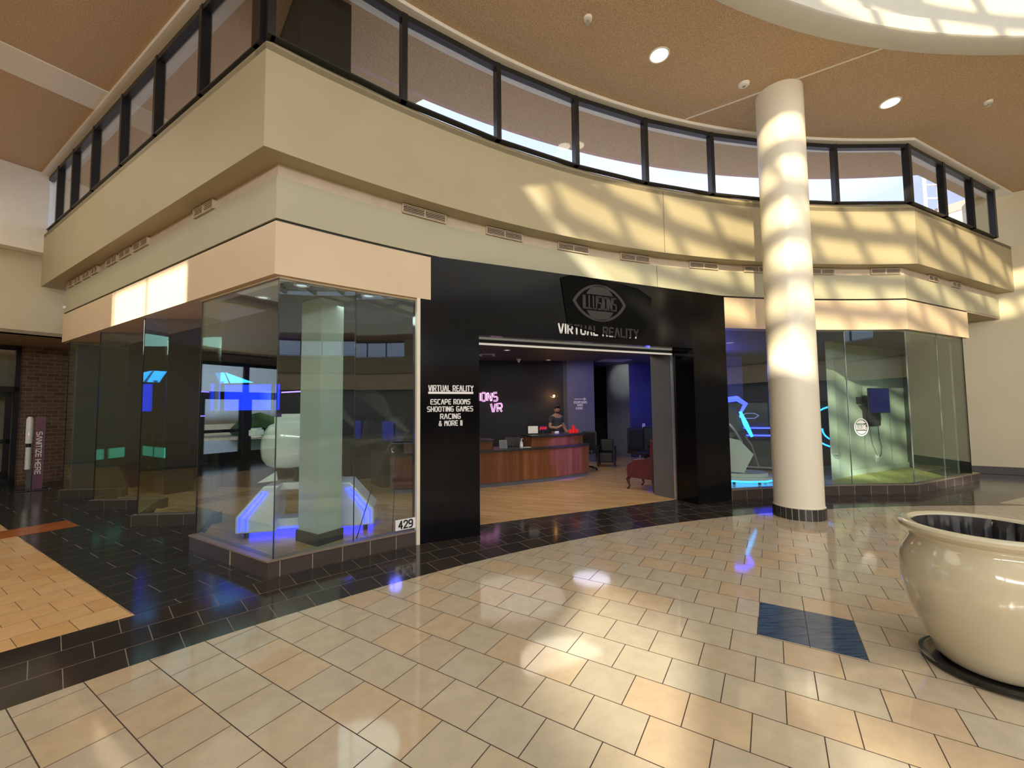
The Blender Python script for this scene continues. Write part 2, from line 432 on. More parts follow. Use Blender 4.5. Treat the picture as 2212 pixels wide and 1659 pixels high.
# ================================================================== FLOOR
bm=B(); prism(bm,[(-26,-30),(34,-30),(34,30),(-26,30)],-.30,-.004); struct(link('floor',bm,'hall_tiles'),'dark tiled hall floor','floor')
bm=B(); prism(bm,arc(12.9,0,358,178),-.15,0); struct(link('floor',bm,'cream_tiles'),'polished cream square tile floor with an inlaid blue patch','floor')
bm=B(); ribbon(bm,arc(12.9,60,300,240),arc(13.8,60,300,240),-.15,-.002); struct(link('floor',bm,'band_tiles'),'curved band of dark brown tiles around the cream floor','floor')
bm=B(); ra=[pol(13.8,th) for th in [thA(13.8,1.345)+i*1.5 for i in range(0,20)] if th<180]
inner=[p for p in ra if -4.6<Vector(p).dot(dB)<=1.346]
prism(bm,[AB(8.68,1.345)]+inner+[AB(8.68,-5.2)],-.15,-.001); struct(link('floor',bm,'tan_tiles'),'orange tan brick-laid tile floor of the left hall','floor')
bm=B(); prism(bm,[AB(9.25,1.345),AB(9.25,-5.2),AB(12.4,-5.2),AB(12.4,1.345)],-.15,-.001); struct(link('floor',bm,'tan_tiles'),'far tan tile floor beyond the orange strip','floor')
bm=B(); prism(bm,[AB(8.68,1.93),AB(9.25,1.93),AB(9.25,-5.3),AB(8.68,-5.3)],-.15,.000); struct(link('trim_1',bm,'orange_tile'),'orange tile strip crossing the dark hall floor','floor strip')
# cream floor running on to the right beyond the ring
q=[pol(12.85,82),(8.0,6.98),(8.933,7.402),(12.3,8.95),(15,4),(19.8,-4),pol(12.8,0),pol(12.8,40)]
bm=B(); prism(bm,q,-.15,-.0015); struct(link('floor',bm,'cream_tiles'),'cream tile floor running off to the right','floor')
# shop floors
wf=[POR(.0,.49),POR(4.62,.49),POR(4.56,.97),POR(5.4,.3)]+arc(13.95,102.4,angC(-.15),10)+[Cat(-.06,2.45),(11.5,12.0),(11.5,17),(-6,17),(-9.5,11),AB(11.6,2.9)]
zz=[]
for k,(a,b) in enumerate(((11.7,2.42),(10.9,2.95),(9.84,2.42),(9.05,2.95),(7.87,2.42),(7.05,2.95),(5.99,2.32))): zz.append(AB(a,b+.02))
wf+= zz+[AB(4.27,2.34)]+arc(13.85,131.9,125.5,6)
bm=B(); prism(bm,wf,-.004,.001); struct(link('floor',bm,'wood_floor'),'golden wood plank floor inside the shop','floor')

# ================================================================== SHOPFRONT BANDS
def band(name,o1,o2,z0,z1,mat,A1=12.6,t1=None,z0q=None,z1q=None,label=None,cat=None):
    bm=B(); p=path(o1,A1,t1); q=path(o2,A1,t1); ribbon(bm,p,q,z0,z1,z0q,z1q); return struct(link(name,bm,mat),label,cat)
ZC=6.55
band('wall_front_lower',0,-.22,3.04,3.595,'peach',11.9,2.65,label='peach fascia band above the glass shopfront',cat='wall')
band('trim_2',-.02,-.20,3.595,3.625,'frame_dark',11.9,2.65,label='thin black reveal line above the peach fascia',cat='trim')
band('wall_front_middle',0,-.22,3.625,4.07,'khaki_green',11.9,None,label='pale green fascia band below the vent slot',cat='wall')
band('trim_3',-.02,-.22,4.07,4.22,'slot_beige',11.9,None,label='recessed beige slot holding the vents',cat='trim')
band('wall_front_upper',.22,-.5,4.21,5.27,'khaki',12.5,None,label='tall khaki upper fascia',cat='wall')
band('trim_4',.22,.10,5.20,5.275,'khaki',12.5,None,z0q=5.20,z1q=5.395,label='sloping khaki sill under the clerestory',cat='trim')
# wall of the end recess at the right under the middle band (side wall B=14.23)
bm=B(); prism(bm,[AB(-3.5,14.23),AB(-14,14.23),AB(-14,14.6),AB(-3.5,14.6)],0,3.62); prism(bm,[AB(-4.25,14.23),AB(-14,14.23),AB(-14,14.6),AB(-4.25,14.6)],3.62,ZC); struct(link('wall_right',bm,'khaki_lit'),'tall khaki side wall right of the shop','wall')
bm=B(); prism(bm,[AB(-3.5,14.19),AB(-14,14.19),AB(-14,14.23),AB(-3.5,14.23)],0,.17); struct(link('baseboard_right',bm,'base_tiles'),'dark tile skirting of the right side wall','baseboard')
# outer wall of the shop recess end
bm=B(); slab(bm,Cat(-.12,2.56),(Vector(Cat(-.12,2.56))+dB*4)[:],.08,0,3.62,1); struct(link('wall_display_end',bm,'portal_black'),'black end wall of the right display','wall')
bm=B(); prism(bm,[Cat(0,2.66),tuple(Cend(0)),tuple(Cend(-4)),Cat(-4,2.66)],3.60,3.64); struct(link('ceiling',bm,'soffit_tan'),'tan soffit of the recess right of the shop','ceiling')

for r_,z0_,z1_ in ((13.578,4.22,5.26),(13.798,3.64,4.06)):
    bm=B(); p_=pol(r_,108.4); q_=pol(r_,108.43); bar(bm,(*p_,z0_),(*p_,z1_),.007,.004); struct(link('trim_9',bm,'frame_dark'),'thin vertical panel joint in the curved fascia','trim')
p_=AB(11.75,2.27); bm=B(); bmesh.ops.create_icosphere(bm,subdivisions=2,radius=.035); xf(bm,Matrix.Translation((p_[0],p_[1],3.72))); tag(link('wall_sensor',bm,'gloss_white',smooth=True),'tiny round white sensor at the far left end of the green fascia band','sensor')
# vents
def vent(a0,a1,grp,label,hall=False,A0=0,A1=0):
    if not hall:
        am=(a0+a1)/2; w=R_(abs(a0-a1))*13.8; p=Vector(pol(13.793,am)); ux=Vector((math.sin(R_(am)),-math.cos(R_(am)),0)); out=Vector((-math.cos(R_(am)),-math.sin(R_(am)),0))
    else:
        w=abs(A1-A0); p=Vector(AB((A0+A1)/2,BF-.008)); ux=Vector((-dA.x,-dA.y,0)); out=Vector((-dB.x,-dB.y,0))
    m4=basis((p.x,p.y,4.085),ux,-out,Vector((0,0,1)))
    t=thing('air_vent',label,'vent',(0,0,0),0,grp); t.matrix_world=m4
    bm=B(); n=2 if w>.3 else 1; box(bm,-w/2,w/2,-.012,.03,0,.012); box(bm,-w/2,w/2,-.012,.03,.102,.114)
    for x in [-w/2,w/2-.012]+([-.006] if n==2 else []): box(bm,x,x+.012,-.012,.03,.01,.104)
    link('vent_frame',bm,'slot_beige',t)
    bm=B(); box(bm,-w/2+.01,w/2-.01,.012,.028,.01,.104); link('backing',bm,'vent_dark',t)
    bm=B()
    for k in range(4): box(bm,-w/2+.01,w/2-.01,-.006,.006,.024+k*.021,.031+k*.021)
    link('slats',bm,'slot_beige',t)
vn=[(126.45,123.98,'first vent from the fascia corner'),(121.45,118.98,'second vent from the fascia corner'),(116.37,114.0,'third vent from the fascia corner, above the doorway'),(111.42,108.99,'vent above the black sign patch, fourth from the corner'),(105.58,103.14,'vent left of the round column'),(100.85,98.4,'vent partly hidden by the round column'),(95.4,93.22,'vent just right of the round column'),(90.29,88.0,'last vent before the right corner')]
for a0,a1,l in vn: vent(a0,a1,'vents in the curved slot','slatted beige '+l)
for i,(A0,A1) in enumerate(((5.6,6.13),(7.62,8.2),(8.3,8.8),(8.9,9.4),(9.85,10.2),(10.3,10.7),(10.8,11.2),(11.3,11.6))):
    vent(0,0,'vents in the left hall slot','slatted vent above the left hall windows, '+('nearest the corner','second from the corner','third from the corner','fourth from the corner','fifth from the corner','sixth from the corner','second from the far end','at the far end')[i],True,A0,A1)
for i,t_ in enumerate((1.15,2.2)):
    pa=Vector(Cat(.008,t_)); w=.42
    m4=basis((pa.x,pa.y,4.085),Vector((cd.x,cd.y,0)),Vector((-cn.x,-cn.y,0)),Vector((0,0,1)))
    t=thing('air_vent','small slatted vent on the angled right fascia, '+('nearer the corner','nearer the end wall')[i],'vent',group='vents on the angled right slot'); t.matrix_world=m4
    bm=B(); box(bm,-w/2,w/2,-.012,.03,0,.012); box(bm,-w/2,w/2,-.012,.03,.102,.114)
    for x in (-w/2,w/2-.012,-.006): box(bm,x,x+.012,-.012,.03,.01,.104)
    link('vent_frame',bm,'slot_beige',t)
    bm=B(); box(bm,-w/2+.01,w/2-.01,.012,.028,.01,.104); link('backing',bm,'vent_dark',t)
    bm=B()
    for k in range(4): box(bm,-w/2+.01,w/2-.01,-.006,.006,.024+k*.021,.031+k*.021)
    link('slats',bm,'slot_beige',t)

# ================================================================== CLERESTORY
wcount=[0]
def window(p0,p1,z0,z1,label,ww=.055,corner=False,mat='clear_glass',dep=.09,mul0=True,mul1=True):
    wcount[0]+=1
    a=Vector(p0);b=Vector(p1);d=(b-a).normalized();n=Vector((-d.y,d.x)); L=(b-a).length
    t=bpy.data.objects.new('window_%d'%wcount[0],None); COL.objects.link(t); t['kind']='structure'; t['label']=label; t['category']='window'
    t.matrix_world=basis((a.x,a.y,z0),Vector((d.x,d.y,0)),Vector((n.x,n.y,0)),Vector((0,0,1)))
    bm=B(); H=z1-z0; box(bm,0,L,-dep/2,dep/2,0,.018); box(bm,0,L,-dep/2,dep/2,H-.075,H)
    if mul0: box(bm,-ww/2,ww/2,-dep/2-.01,dep/2+.01,0,H)
    if mul1: box(bm,L-ww/2,L+ww/2,-dep/2-.01,dep/2+.01,0,H)
    link('window_frame',bm,'frame_dark',t)
    bm=B(); box(bm,ww/2,L-ww/2,-.005,.005,.018,H-.075); link('pane',bm,mat,t)
    return t
WR=13.65; ZW0,ZW1=5.385,6.50
angs=[thA(WR,BF-.15)]+[126.67,120.97,115.27,109.6,103.89,98.6,93.3]+[angC(.15)]
for i,(a0,a1) in enumerate(zip(angs,angs[1:])):
    window(pol(WR,a0),pol(WR,a1),ZW0,ZW1,'curved clerestory window %s'%(['at the left corner','second from the corner','third from the corner','above the doorway left half','above the doorway right half','left of the column top','behind the column top','last before the right bend'][i]),ww=.07,mul1=False)
e0=cornerC(.15); e1=Cend(.15); Lc=(e1-e0).length
cs=[0,.33,.66,1.0]; cs=[0,1.42/Lc,2.75/Lc,3.95/Lc]
for i in range(3):
    window(tuple(e0+cd*(cs[i]*Lc)),tuple(e0+cd*(cs[i+1]*Lc)),ZW0,ZW1,'angled right clerestory window %s'%['by the bend','in the middle','by the end wall'][i],ww=.10)
As=[4.31,5.6,6.95,8.25,9.6,10.75,11.75,12.6]
for i in range(7):
    window(AB(As[i],BF-.15),AB(As[i+1],BF-.15),ZW0,ZW1,'left hall clerestory window %s'%['at the corner','second from the corner','third from the corner','fourth from the corner','fifth from the corner','sixth from the corner','at the far end'][i],ww=.07 if i else .16,mul1=False)
# white ceiling border strips
bm=B(); ribbon(bm,path(.30,12.5),path(-.05,12.5),6.50,ZC+.02); struct(link('trim_5',bm,'offwhite'),'white border strip between clerestory and ceiling','trim')

# ================================================================== CEILING
bm=B(); lathe(bm,[(11.65,ZC),(14.80,ZC),(14.80,ZC+.35),(11.65,ZC+.35)],CX,CY,n=180,close=True); struct(link('ceiling',bm,'popcorn'),'brown popcorn-textured ceiling ring','ceiling')
bm=B(); prism(bm,[AB(2.0,4.6),AB(2.0,3.2),AB(7,3.4),AB(3,-5.9),AB(18,-5.9),AB(18,4.6)][0:0] or [AB(4.4,BF+2.4),AB(4.2,-5.8),AB(16.5,-5.8),AB(16.5,BF+2.4)],ZC+.004,ZC+.30); struct(link('ceiling',bm,'popcorn'),'brown popcorn ceiling of the left hall','ceiling')
ce=[pol(11.9,86),pol(14.7,84),(8.85,8.74),tuple(Cend(-.30,14.6)),AB(-14,14.6),pol(11.9,10),pol(11.9,50)]
bm=B(); prism(bm,ce,ZC+.006,ZC+.30); struct(link('ceiling',bm,'popcorn'),'brown popcorn ceiling at the right','ceiling')
# eave fascia edge lines
bm=B(); ribbon(bm,arc(14.80,132,82,48),arc(14.88,132,82,48),ZC,ZC+.4); struct(link('trim_6',bm,'ext_pink'),None,None)
# ceiling joints and beam
bm=B(); bar(bm,(3.02,6.87,ZC),(5.234,5.436,ZC),.03,.012); struct(link('trim_7',bm,'offwhite'),'thin white control joint across the popcorn ceiling','trim')
bm=B(); prism(bm,[AB(8.44,1.99),AB(9.12,1.99),AB(9.12,-5.3),AB(8.44,-5.3)],ZC-.012,ZC+.02); struct(link('trim_8',bm,'offwhite'),'broad white ceiling band crossing the left hall','trim')
# skylight drum
prof=[(11.68,ZC+.0),(11.66,ZC-.02),(11.62,ZC-.02),(11.42,ZC+.01),(11.40,ZC+.03),(11.40,ZC+.22),(11.46,ZC+.24),(11.48,9.0),(11.9,9.0),(11.9,ZC+.3),(11.68,ZC+.3)]
bm=B(); lathe(bm,prof,CX,CY,n=144,close=True); struct(link('wall_skylight_drum',bm,'drum_white',smooth=True),'white curved rim and drum of the big skylight','wall')
# skylight grid
SA=R_(65.5); sd=Vector((math.cos(SA),math.sin(SA))); sp=Vector((-math.sin(SA),math.cos(SA)))
sk=bpy.data.objects.new('window_0',None); COL.objects.link(sk); sk['kind']='structure'; sk['label']='big round glazed skylight with a lattice of beams'; sk['category']='window'
g1=SA+R_(10); e1v=Vector((math.cos(g1),math.sin(g1))); e2v=Vector((-math.sin(g1),math.cos(g1)))
bm=B(); x=-11.0
def chord(off): return math.sqrt(max(11.5**2-off*off,.01))
while x<11.2:
    L=chord(x); c=Vector((CX,CY))+e1v*x
    a=c-e2v*L; b=c+e2v*L; bar(bm,(a.x,a.y,9.15),(b.x,b.y,9.15),.20,.23); x+=1.75
link('beam',bm,'offwhite',sk)
bm=B(); x=-11.0
while x<11.2:
    L=chord(x); c=Vector((CX,CY))+e2v*x
    a=c-e1v*L; b=c+e1v*L; bar(bm,(a.x,a.y,9.22),(b.x,b.y,9.22),.10,.12); x+=.85
link('glazing_bar',bm,'offwhite',sk)
bm=B(); prism(bm,arc(11.6,0,355,71),9.30,9.315); link('pane',bm,'skylight_glass',sk)
bm=B(); c=Vector((CX,CY)); prism(bm,[tuple(c+sd*-12+sp*-11.5),tuple(c+sd*-.2+sp*-11.5),tuple(c+sd*-.2+sp*3.3),tuple(c+sd*-12+sp*3.3)],9.33,9.5); struct(link('ceiling',bm,'offwhite'),'unseen panel added over part of the skylight to block the sun','ceiling')  # added blocker, keeps direct sun off the right wall

# ================================================================== OPPOSITE SIDE OF THE ATRIUM (behind the camera, lets the sun in)
def ring_wall(name,r0,r1,z0,z1,a0,a1,mat,label=None):
    bm=B(); ribbon(bm,arc(r0,a0,a1),arc(r1,a0,a1),z0,z1); return struct(link(name,bm,mat),label,'wall')
ring_wall('wall_opposite_upper',13.58,14.2,4.2,5.35,164.4,418,'khaki','khaki upper fascia of the far side')
ring_wall('wall_opposite_lower',13.8,14.0,3.04,4.2,164.4,418,'peach','peach fascia of the far side')
ring_wall('wall_opposite_solid',13.6,13.9,5.35,ZC,164.4,199.6,'khaki','solid upper wall of the far side')
a=199.6; k=0
while a<352:
    window(pol(WR,a),pol(WR,a+5.7),ZW0,ZW1,'far side clerestory window number %d round the ring'%(k+1),mul1=False); a+=5.7; k+=1
ring_wall('wall_opposite_solid',13.6,13.9,5.35,ZC,a,418,'khaki','solid far right upper wall')
for i,(a0,a1,mt) in enumerate(((164.4,184,'dark_wall'),(184,196,'grey_wall'),(196,214,'dark_wall'),(214,224,'peach'),(224,262,'char_wall'),(262,272,'peach'),(272,330,'dark_wall'),(330,418,'grey_wall'))):
    ring_wall('wall_opposite_shop',14.3,14.5,0,3.1,a0,a1,mt,'dark far shopfront %d'%(i+1))
bm=B(); lathe(bm,[(.34,0),(.34,ZC)],CX+12.65*math.cos(R_(203)),CY+12.65*math.sin(R_(203)),n=32); struct(link('wall_far_column',bm,'column_paint'))

# left hall: far side and end
bm=B(); sj=thA(13.6,-5.36)
prism(bm,[AB(10.9,-5.36),AB(16.5,-5.36),AB(16.5,-5.7),AB(10.9,-5.7)][0:4],0,ZC)
prism(bm,[AB(3.5,-5.36),AB(10.9,-5.36),AB(10.9,-5.7),AB(3.5,-5.7)],0,ZW0)
prism(bm,[AB(8.06,-5.36),AB(10.9,-5.36),AB(10.9,-5.7),AB(8.06,-5.7)],ZW0,ZC)
prism(bm,[AB(3.5,-5.36),AB(5.28,-5.36),AB(5.28,-5.7),AB(3.5,-5.7)],ZW0,ZC)
struct(link('wall_left',bm,'khaki'),'khaki wall across the left hall','wall')
for i in range(2): window(AB(5.28+i*1.35,-5.45),AB(6.63+i*1.35,-5.45),ZW0,ZW1,'clerestory window across the left hall, '+('nearer','farther')[i],ww=.05)
bm=B(); prism(bm,[AB(12.45,2.1),AB(12.45,-5.36),AB(13,-5.36),AB(13,2.4)],4.90,ZC); struct(link('wall_hall_end_upper',bm,'offwhite'),'pale upper end wall of the left hall','wall')
bm=B(); prism(bm,[AB(12.75,2.5),AB(12.75,-5.36),AB(13,-5.36),AB(13,2.5)],3.25,4.90); struct(link('wall_hall_end_lower',bm,'khaki_lit'),'khaki header wall over the left entrance','wall')
bm=B(); prism(bm,[AB(12.75,5.5),AB(12.75,-5.4),AB(15.7,-5.4),AB(15.7,5.5)],3.25,3.32); struct(link('ceiling',bm,'soffit_tan'),'low soffit over the left entrance doors','ceiling')
bm=B(); prism(bm,[AB(14.9,2.25),AB(14.9,3.4),AB(15.4,3.4),AB(15.4,2.25)],0,3.25); struct(link('wall_brick_pier',bm,'brick'),'brown brick pier beside the entrance doors','wall')
# entrance doors at A=15.2
bm=B(); prism(bm,[AB(15.9,.45),AB(15.9,3.3),AB(16.0,3.3),AB(16.0,.45)],0,3.25); struct(link('wall_behind_doors',bm,'soffit_tan'),'brown wall behind the dark door glass','wall')
def doorbay(n,b0,b1,dark):
    t=bpy.data.objects.new('door_%d'%n,None); COL.objects.link(t); t['kind']='structure'; t['category']='door'
    t['label']='dark-framed glass entrance door bay %s'%(['with brown glass by the brick pier','with brown glass at the left edge','opening on daylight','opening on daylight, second','at the far side'][n-1])
    t.matrix_world=basis((*AB(15.2,b0),0),Vector((-dB.x,-dB.y,0)),Vector((dA.x,dA.y,0)),Vector((0,0,1)))
    L=abs(b1-b0); bm=B()
    for x in (0,L-.08): box(bm,x,x+.08,-.06,.06,0,3.25)
    box(bm,0,L,-.06,.06,2.15,2.28); box(bm,0,L,-.06,.06,3.14,3.25); box(bm,0,L,-.06,.06,0,.12)
    link('door_frame',bm,'frame_dark',t)
    bm=B()
    for x in (.10,L-.20): box(bm,x,x+.10,-.03,.03,.05,2.15)
    box(bm,.1,L-.1,-.03,.03,.05,.30); box(bm,.1,L-.1,-.03,.03,.95,1.05); box(bm,.1,L-.1,-.03,.03,2.03,2.15)
    link('door_leaf',bm,'frame_dark',t)
    bm=B(); box(bm,.15,L-.15,-.006,.006,.3,2.05); box(bm,.08,L-.08,-.006,.006,2.28,3.14); link('pane',bm,'door_glass',t)
doorbay(1,2.25,1.35,True); doorbay(2,1.35,.2,True); doorbay(3,.2,-1.2,False); doorbay(4,-1.2,-2.6,False); doorbay(5,-2.6,-4.4,False)
# outdoors beyond the doors
bm=B(); disc_caps(bm,*AB(17.8,-1.6),.42,-.2,3.6,24); tag(link('porch_column',bm,'ext_pink',smooth=True),'round tan porch column outside the entrance doors','column')
bm=B(); prism(bm,[AB(16.4,-30),AB(60,-60),AB(60,40),AB(16.4,20)],-.35,-.02); struct(link('floor_outside',bm,'desert'),'desert ground outside','ground')
for i in range(7):
    bm=B(); bmesh.ops.create_icosphere(bm,subdivisions=2,radius=1)
    for v in bm.verts: v.co*=1+random.uniform(-.18,.18); v.co.z*=.7
    o=link('shrub',bm,'shrub',smooth=True); o.location=(*AB(30+i*.6,-16+i*5.0),.3); o.scale=(1.5+.1*i,)*3
    tag(o,'green desert shrub outside, number %d from the porch'%(i+1),'shrub','desert shrubs outside')

pp=path(-.58,30.0); bm=B(); prism(bm,pp+[AB(-6,15.2),(40,26),(20,45),AB(30,30)],3.70,3.90); struct(link('floor_bounce_roof',bm,'ext_white'),'unseen pale roof slab added to bounce light onto the eaves','roof')  # slab added to bounce sky light up to the eaves
# exterior bits seen through the clerestory
PB=[(13.7,13.75),(14.9,11.4),(20,13),(18,19)]
ps=[pol(r,th) for r,th in ((13.95,131.2),(13.95,128.9),(15.2,128.9),(15.2,131.2))]
bm=B(); prism(bm,ps,3.9,ZC); struct(link('wall_exterior_pier',bm,'dark_wall'),'dark brown pier outside the corner clerestory window','wall')
bm=B(); prism(bm,PB,3.9,7.72,0); prism(bm,[(p[0]-.02,p[1]-.02) for p in PB],7.72,8.0,1)
tag(link('parapet_building',bm,['ext_white','ext_pink']),'pale building with pink parapet seen through the right clerestory','building')
t=thing('roof_ladder','white roof ladder outside the right clerestory window','ladder',(13.62,13.1,-.3))
for x in (-.22,.22):
    bm=B(); bar(bm,(x,0,4.2),(x,0,11.5),.06); link('rail',bm,'ext_white',t)
for k in range(16):
    bm=B(); bar(bm,(-.22,0,4.5+k*.45),(.22,0,4.5+k*.45),.04); link('rung',bm,'ext_white',t)

# ================================================================== ROUND COLUMN
t=thing('round_column','tall round cream column with a dark tiled foot, in front of the shop','column',(4.26,6.32,0))
bm=B(); lathe(bm,[(0,.165),(.325,.165),(.325,.175),(.32,.18),(.32,ZC+.01),(0,ZC+.01)],0,0,n=64); link('shaft',bm,'column_paint',t,smooth=True)
bm=B()
for k in range(26):
    a0=2*PI*k/26+.014; a1=2*PI*(k+1)/26-.014
    pts=[(.338*math.cos(a0+(a1-a0)*j/3),.338*math.sin(a0+(a1-a0)*j/3)) for j in range(4)]+[(.31*math.cos(a1),.31*math.sin(a1)),(.31*math.cos(a0),.31*math.sin(a0))]
    prism(bm,pts,.002,.16)
link('foot_tiles',bm,'counter_top',t)
bm=B(); lathe(bm,[(.315,0),(.333,0),(.333,.163),(.315,.163)],0,0,n=64,close=True); link('grout_ring',bm,'slot_beige',t)

# ================================================================== CURBS AND SHOP GLASS
def curb(pts,mat,n,label):
    """pts front plan line; depth .1 behind it (right hand side offset computed by miter)"""
    P_=[Vector(p) for p in pts]; off=[]
    for i,p in enumerate(P_):
        d0=(P_[i]-P_[i-1]).normalized() if i else None; d1=(P_[i+1]-P_[i]).normalized() if i<len(P_)-1 else None
        if d0 is None: d0=d1
        if d1 is None: d1=d0
        m=(d0+d1).normalized(); nn=Vector((-m.y,m.x)); k=1/max(.45,nn.dot(Vector((-d0.y,d0.x)))); off.append(p+nn*.12*k)
    bm=B(); ribbon(bm,P_,off,-.004,.155); o=link('trim_%d'%n,bm,mat); struct(o,label,'curb')
    P2=[p-(q-p)*.10 for p,q in zip(P_,off)]
    bm=B(); ribbon(bm,P2,off,.155,.172); struct(link('trim_%d'%(n+1),bm,'curb_cap'),label+' cap','curb cap')
curb([AB(6.0,2.29)]+arc(13.83,thA(13.83,2.29),125.5,7),'curb_tiles',10,'tiled curb under the corner display window')
curb(arc(13.83,102.7,angC(-.03),14)+[Cat(-.03,2.75)],'curb_tiles',12,'tiled curb under the right display window')
# sawtooth of the left hall
tips=[(5.99,2.33),(7.87,2.33),(9.84,2.33),(11.70,2.33)]
inn=[(7.05,3.02),(9.0,3.02),(10.9,3.02)]
for i in range(3):
    f=[AB(tips[i+1][0]+.05,tips[i+1][1]-.04),AB(inn[i][0]-.10,inn[i][1]-.04)]
    # keep the solid on the shop side
    bm=B(); a_,b_=Vector(f[0]),Vector(f[1]); d_=(b_-a_).normalized(); n_=Vector((-d_.y,d_.x))*.14
    q=[a_,b_,b_+n_,a_+n_]; prism(bm,q,-.004,.16); struct(link('trim_%d'%(14+i),bm,'curb_tiles_hall'),'low tiled curb of the sawtooth window %d'%(i+1),'curb')
def pane(p0,p1,z0,z1,label,mat='storefront_glass',off=0,edges=(True,True)):
    wcount[0]+=1
    a=Vector(p0);b=Vector(p1);d=(b-a).normalized();n=Vector((-d.y,d.x)); L=(b-a).length
    t=bpy.data.objects.new('window_%d'%wcount[0],None); COL.objects.link(t); t['kind']='structure'; t['label']=label; t['category']='window'
    t.matrix_world=basis((a.x,a.y,z0),Vector((d.x,d.y,0)),Vector((n.x,n.y,0)),Vector((0,0,1)))
    bm=B(); box(bm,.004,L-.004,-.006,.006,0,z1-z0); link('pane',bm,mat,t)
    if edges[0]:
        bm=B(); box(bm,-.004,.004,-.008,.008,0,z1-z0); link('glass_edge',bm,'frame_dark' if 'corner' in label else 'grey_wall',t)
    return t
zb,zt=.172,3.04
RG=13.86
cA=thA(RG,2.35)
pane(AB(5.99,2.35),AB(4.262+.0,2.35),zb,zt,'glass pane on the hall side of the corner display',edges=(True,False))
g=arc(RG,cA,128.65,3); 
pane(pol(RG,cA),pol(RG,128.65),zb,zt,'left glass pane of the corner display')
pane(pol(RG,128.65),pol(RG,125.5),zb,zt,'glass pane of the corner display beside the black portal')
for i in range(3):
    pane(AB(tips[i][0],tips[i][1]+.02),AB(inn[i][0],inn[i][1]),zb,zt,'sawtooth return glass pane %d from the corner'%(i+1),edges=(False,False))
    pane(AB(tips[i+1][0],tips[i+1][1]+.02),AB(inn[i][0],inn[i][1]),zb,zt,'sawtooth front glass pane %d from the corner'%(i+1))
for i,(a0,a1) in enumerate(((102.7,97.6),(97.6,92.5),(92.5,angC(-.06)))):
    pane(pol(RG,a0),pol(RG,a1),zb,zt,['right display glass pane beside the black portal','right display glass pane behind the round column','right display glass pane with the round decal'][i])
e=cornerC(-.06)
def CG(t): q=e+cd*t; return (q.x,q.y)
pane(CG(0),CG(1.27),zb,zt,'angled right display glass pane nearest the bend')
pane(CG(1.27),CG(2.47),zb,zt,'angled right display glass pane with the dark gap behind')
bm=B(); ribbon(bm,[AB(6.0,2.36)]+[AB(4.27,2.36)]+arc(RG+.01,cA,125.5,7),[AB(6.0,2.33)]+[AB(4.255,2.33)]+arc(RG-.02,cA,125.5,7),3.015,3.04); struct(link('trim_20',bm,'soffit_tan'),None,None)
# soffit under peach fascia in the sawtooth
bm=B(); prism(bm,[AB(11.9,BF+.221),AB(5.95,BF+.221),AB(5.95,3.1),AB(11.9,3.1)],3.043,3.058); struct(link('trim_21',bm,'peach'),'peach soffit over the sawtooth windows','soffit')
# cream strip left of portal
bm=B(); slab(bm,pol(13.80,125.62),pol(13.80,125.44),.06,0,3.04,1); struct(link('trim_22',bm,'column_paint'),'narrow cream strip beside the black portal','trim')

# ================================================================== PORTAL
t=thing('shop_portal','black painted portal surround framing the shop doorway','portal')
def pbox(bm,u0,u1,n0,n1,z0,z1): prism(bm,[POR(u0,n0),POR(u1,n0),POR(u1,n1),POR(u0,n1)],z0,z1)
bm=B(); pbox(bm,0,.785,0,.49,0,3.615); link('left_panel',bm,'portal_black',t)
bm=B(); pbox(bm,4.64,5.43,0,.49,0,3.615); link('right_pier',bm,'portal_black',t)
bm=B(); pbox(bm,.785,4.64,0,.49,2.63,3.615); link('header',bm,'portal_black',t)
bm=B(); prism(bm,[POR(4.617,.495),POR(4.90,.495),POR(4.86,.955),POR(4.562,.955)],0,2.9); link('inner_jamb',bm,'jamb_grey',t)
bm=B(); pbox(bm,.3,.785,.495,.955,0,2.9); link('inner_jamb',bm,'jamb_grey',t)
bm=B(); pbox(bm,.785,4.617,.495,.955,2.60,2.9); link('inner_soffit',bm,'char_wall',t)
bm=B(); pbox(bm,.785,4.617,.455,.492,2.575,2.60); link('door_track',bm,'lit_edge',t)
for u in (4.600,4.622):
    bm=B(); pbox(bm,u,u+.010,.455,.492,0,2.60); link('track_rail',bm,'silver',t)
TB=basis((PL.x,PL.y,0),Vector((pu.x,pu.y,0)),Vector((pn.x,pn.y,0)),Vector((0,0,1)))
def TP(u,z,off=.002): return TB@Matrix.Translation((u,-off,z))
# painted wording on the left panel
def sign(name,label): return thing(name,label,'sign')
s=thing('shop_lettering','white service list lettering on the left black panel','lettering')
text('title_line','VIRTUAL REALITY',.585,.068,.0125,'white_letter',TP(.112,1.876),s,gap=2.2,space=3.5)
bm=B(); box(bm,0,.594,-.004,0,0,.028); xf(bm,TP(.106,1.838)); link('underline',bm,'white_letter',s)
text('escape_rooms_line','ESCAPE ROOMS',.515,.058,.0125,'white_letter',TP(.138,1.708),s,gap=2.2,space=3.5)
text('shooting_games_line','SHOOTING GAMES',.595,.058,.0125,'white_letter',TP(.096,1.616),s,gap=2.2,space=3.5)
text('racing_line','RACING',.260,.058,.0125,'white_letter',TP(.262,1.522),s,gap=2.2)
text('more_line','& MORE #',.300,.058,.0125,'white_letter',TP(.244,1.434),s,gap=2.2,space=3.5)
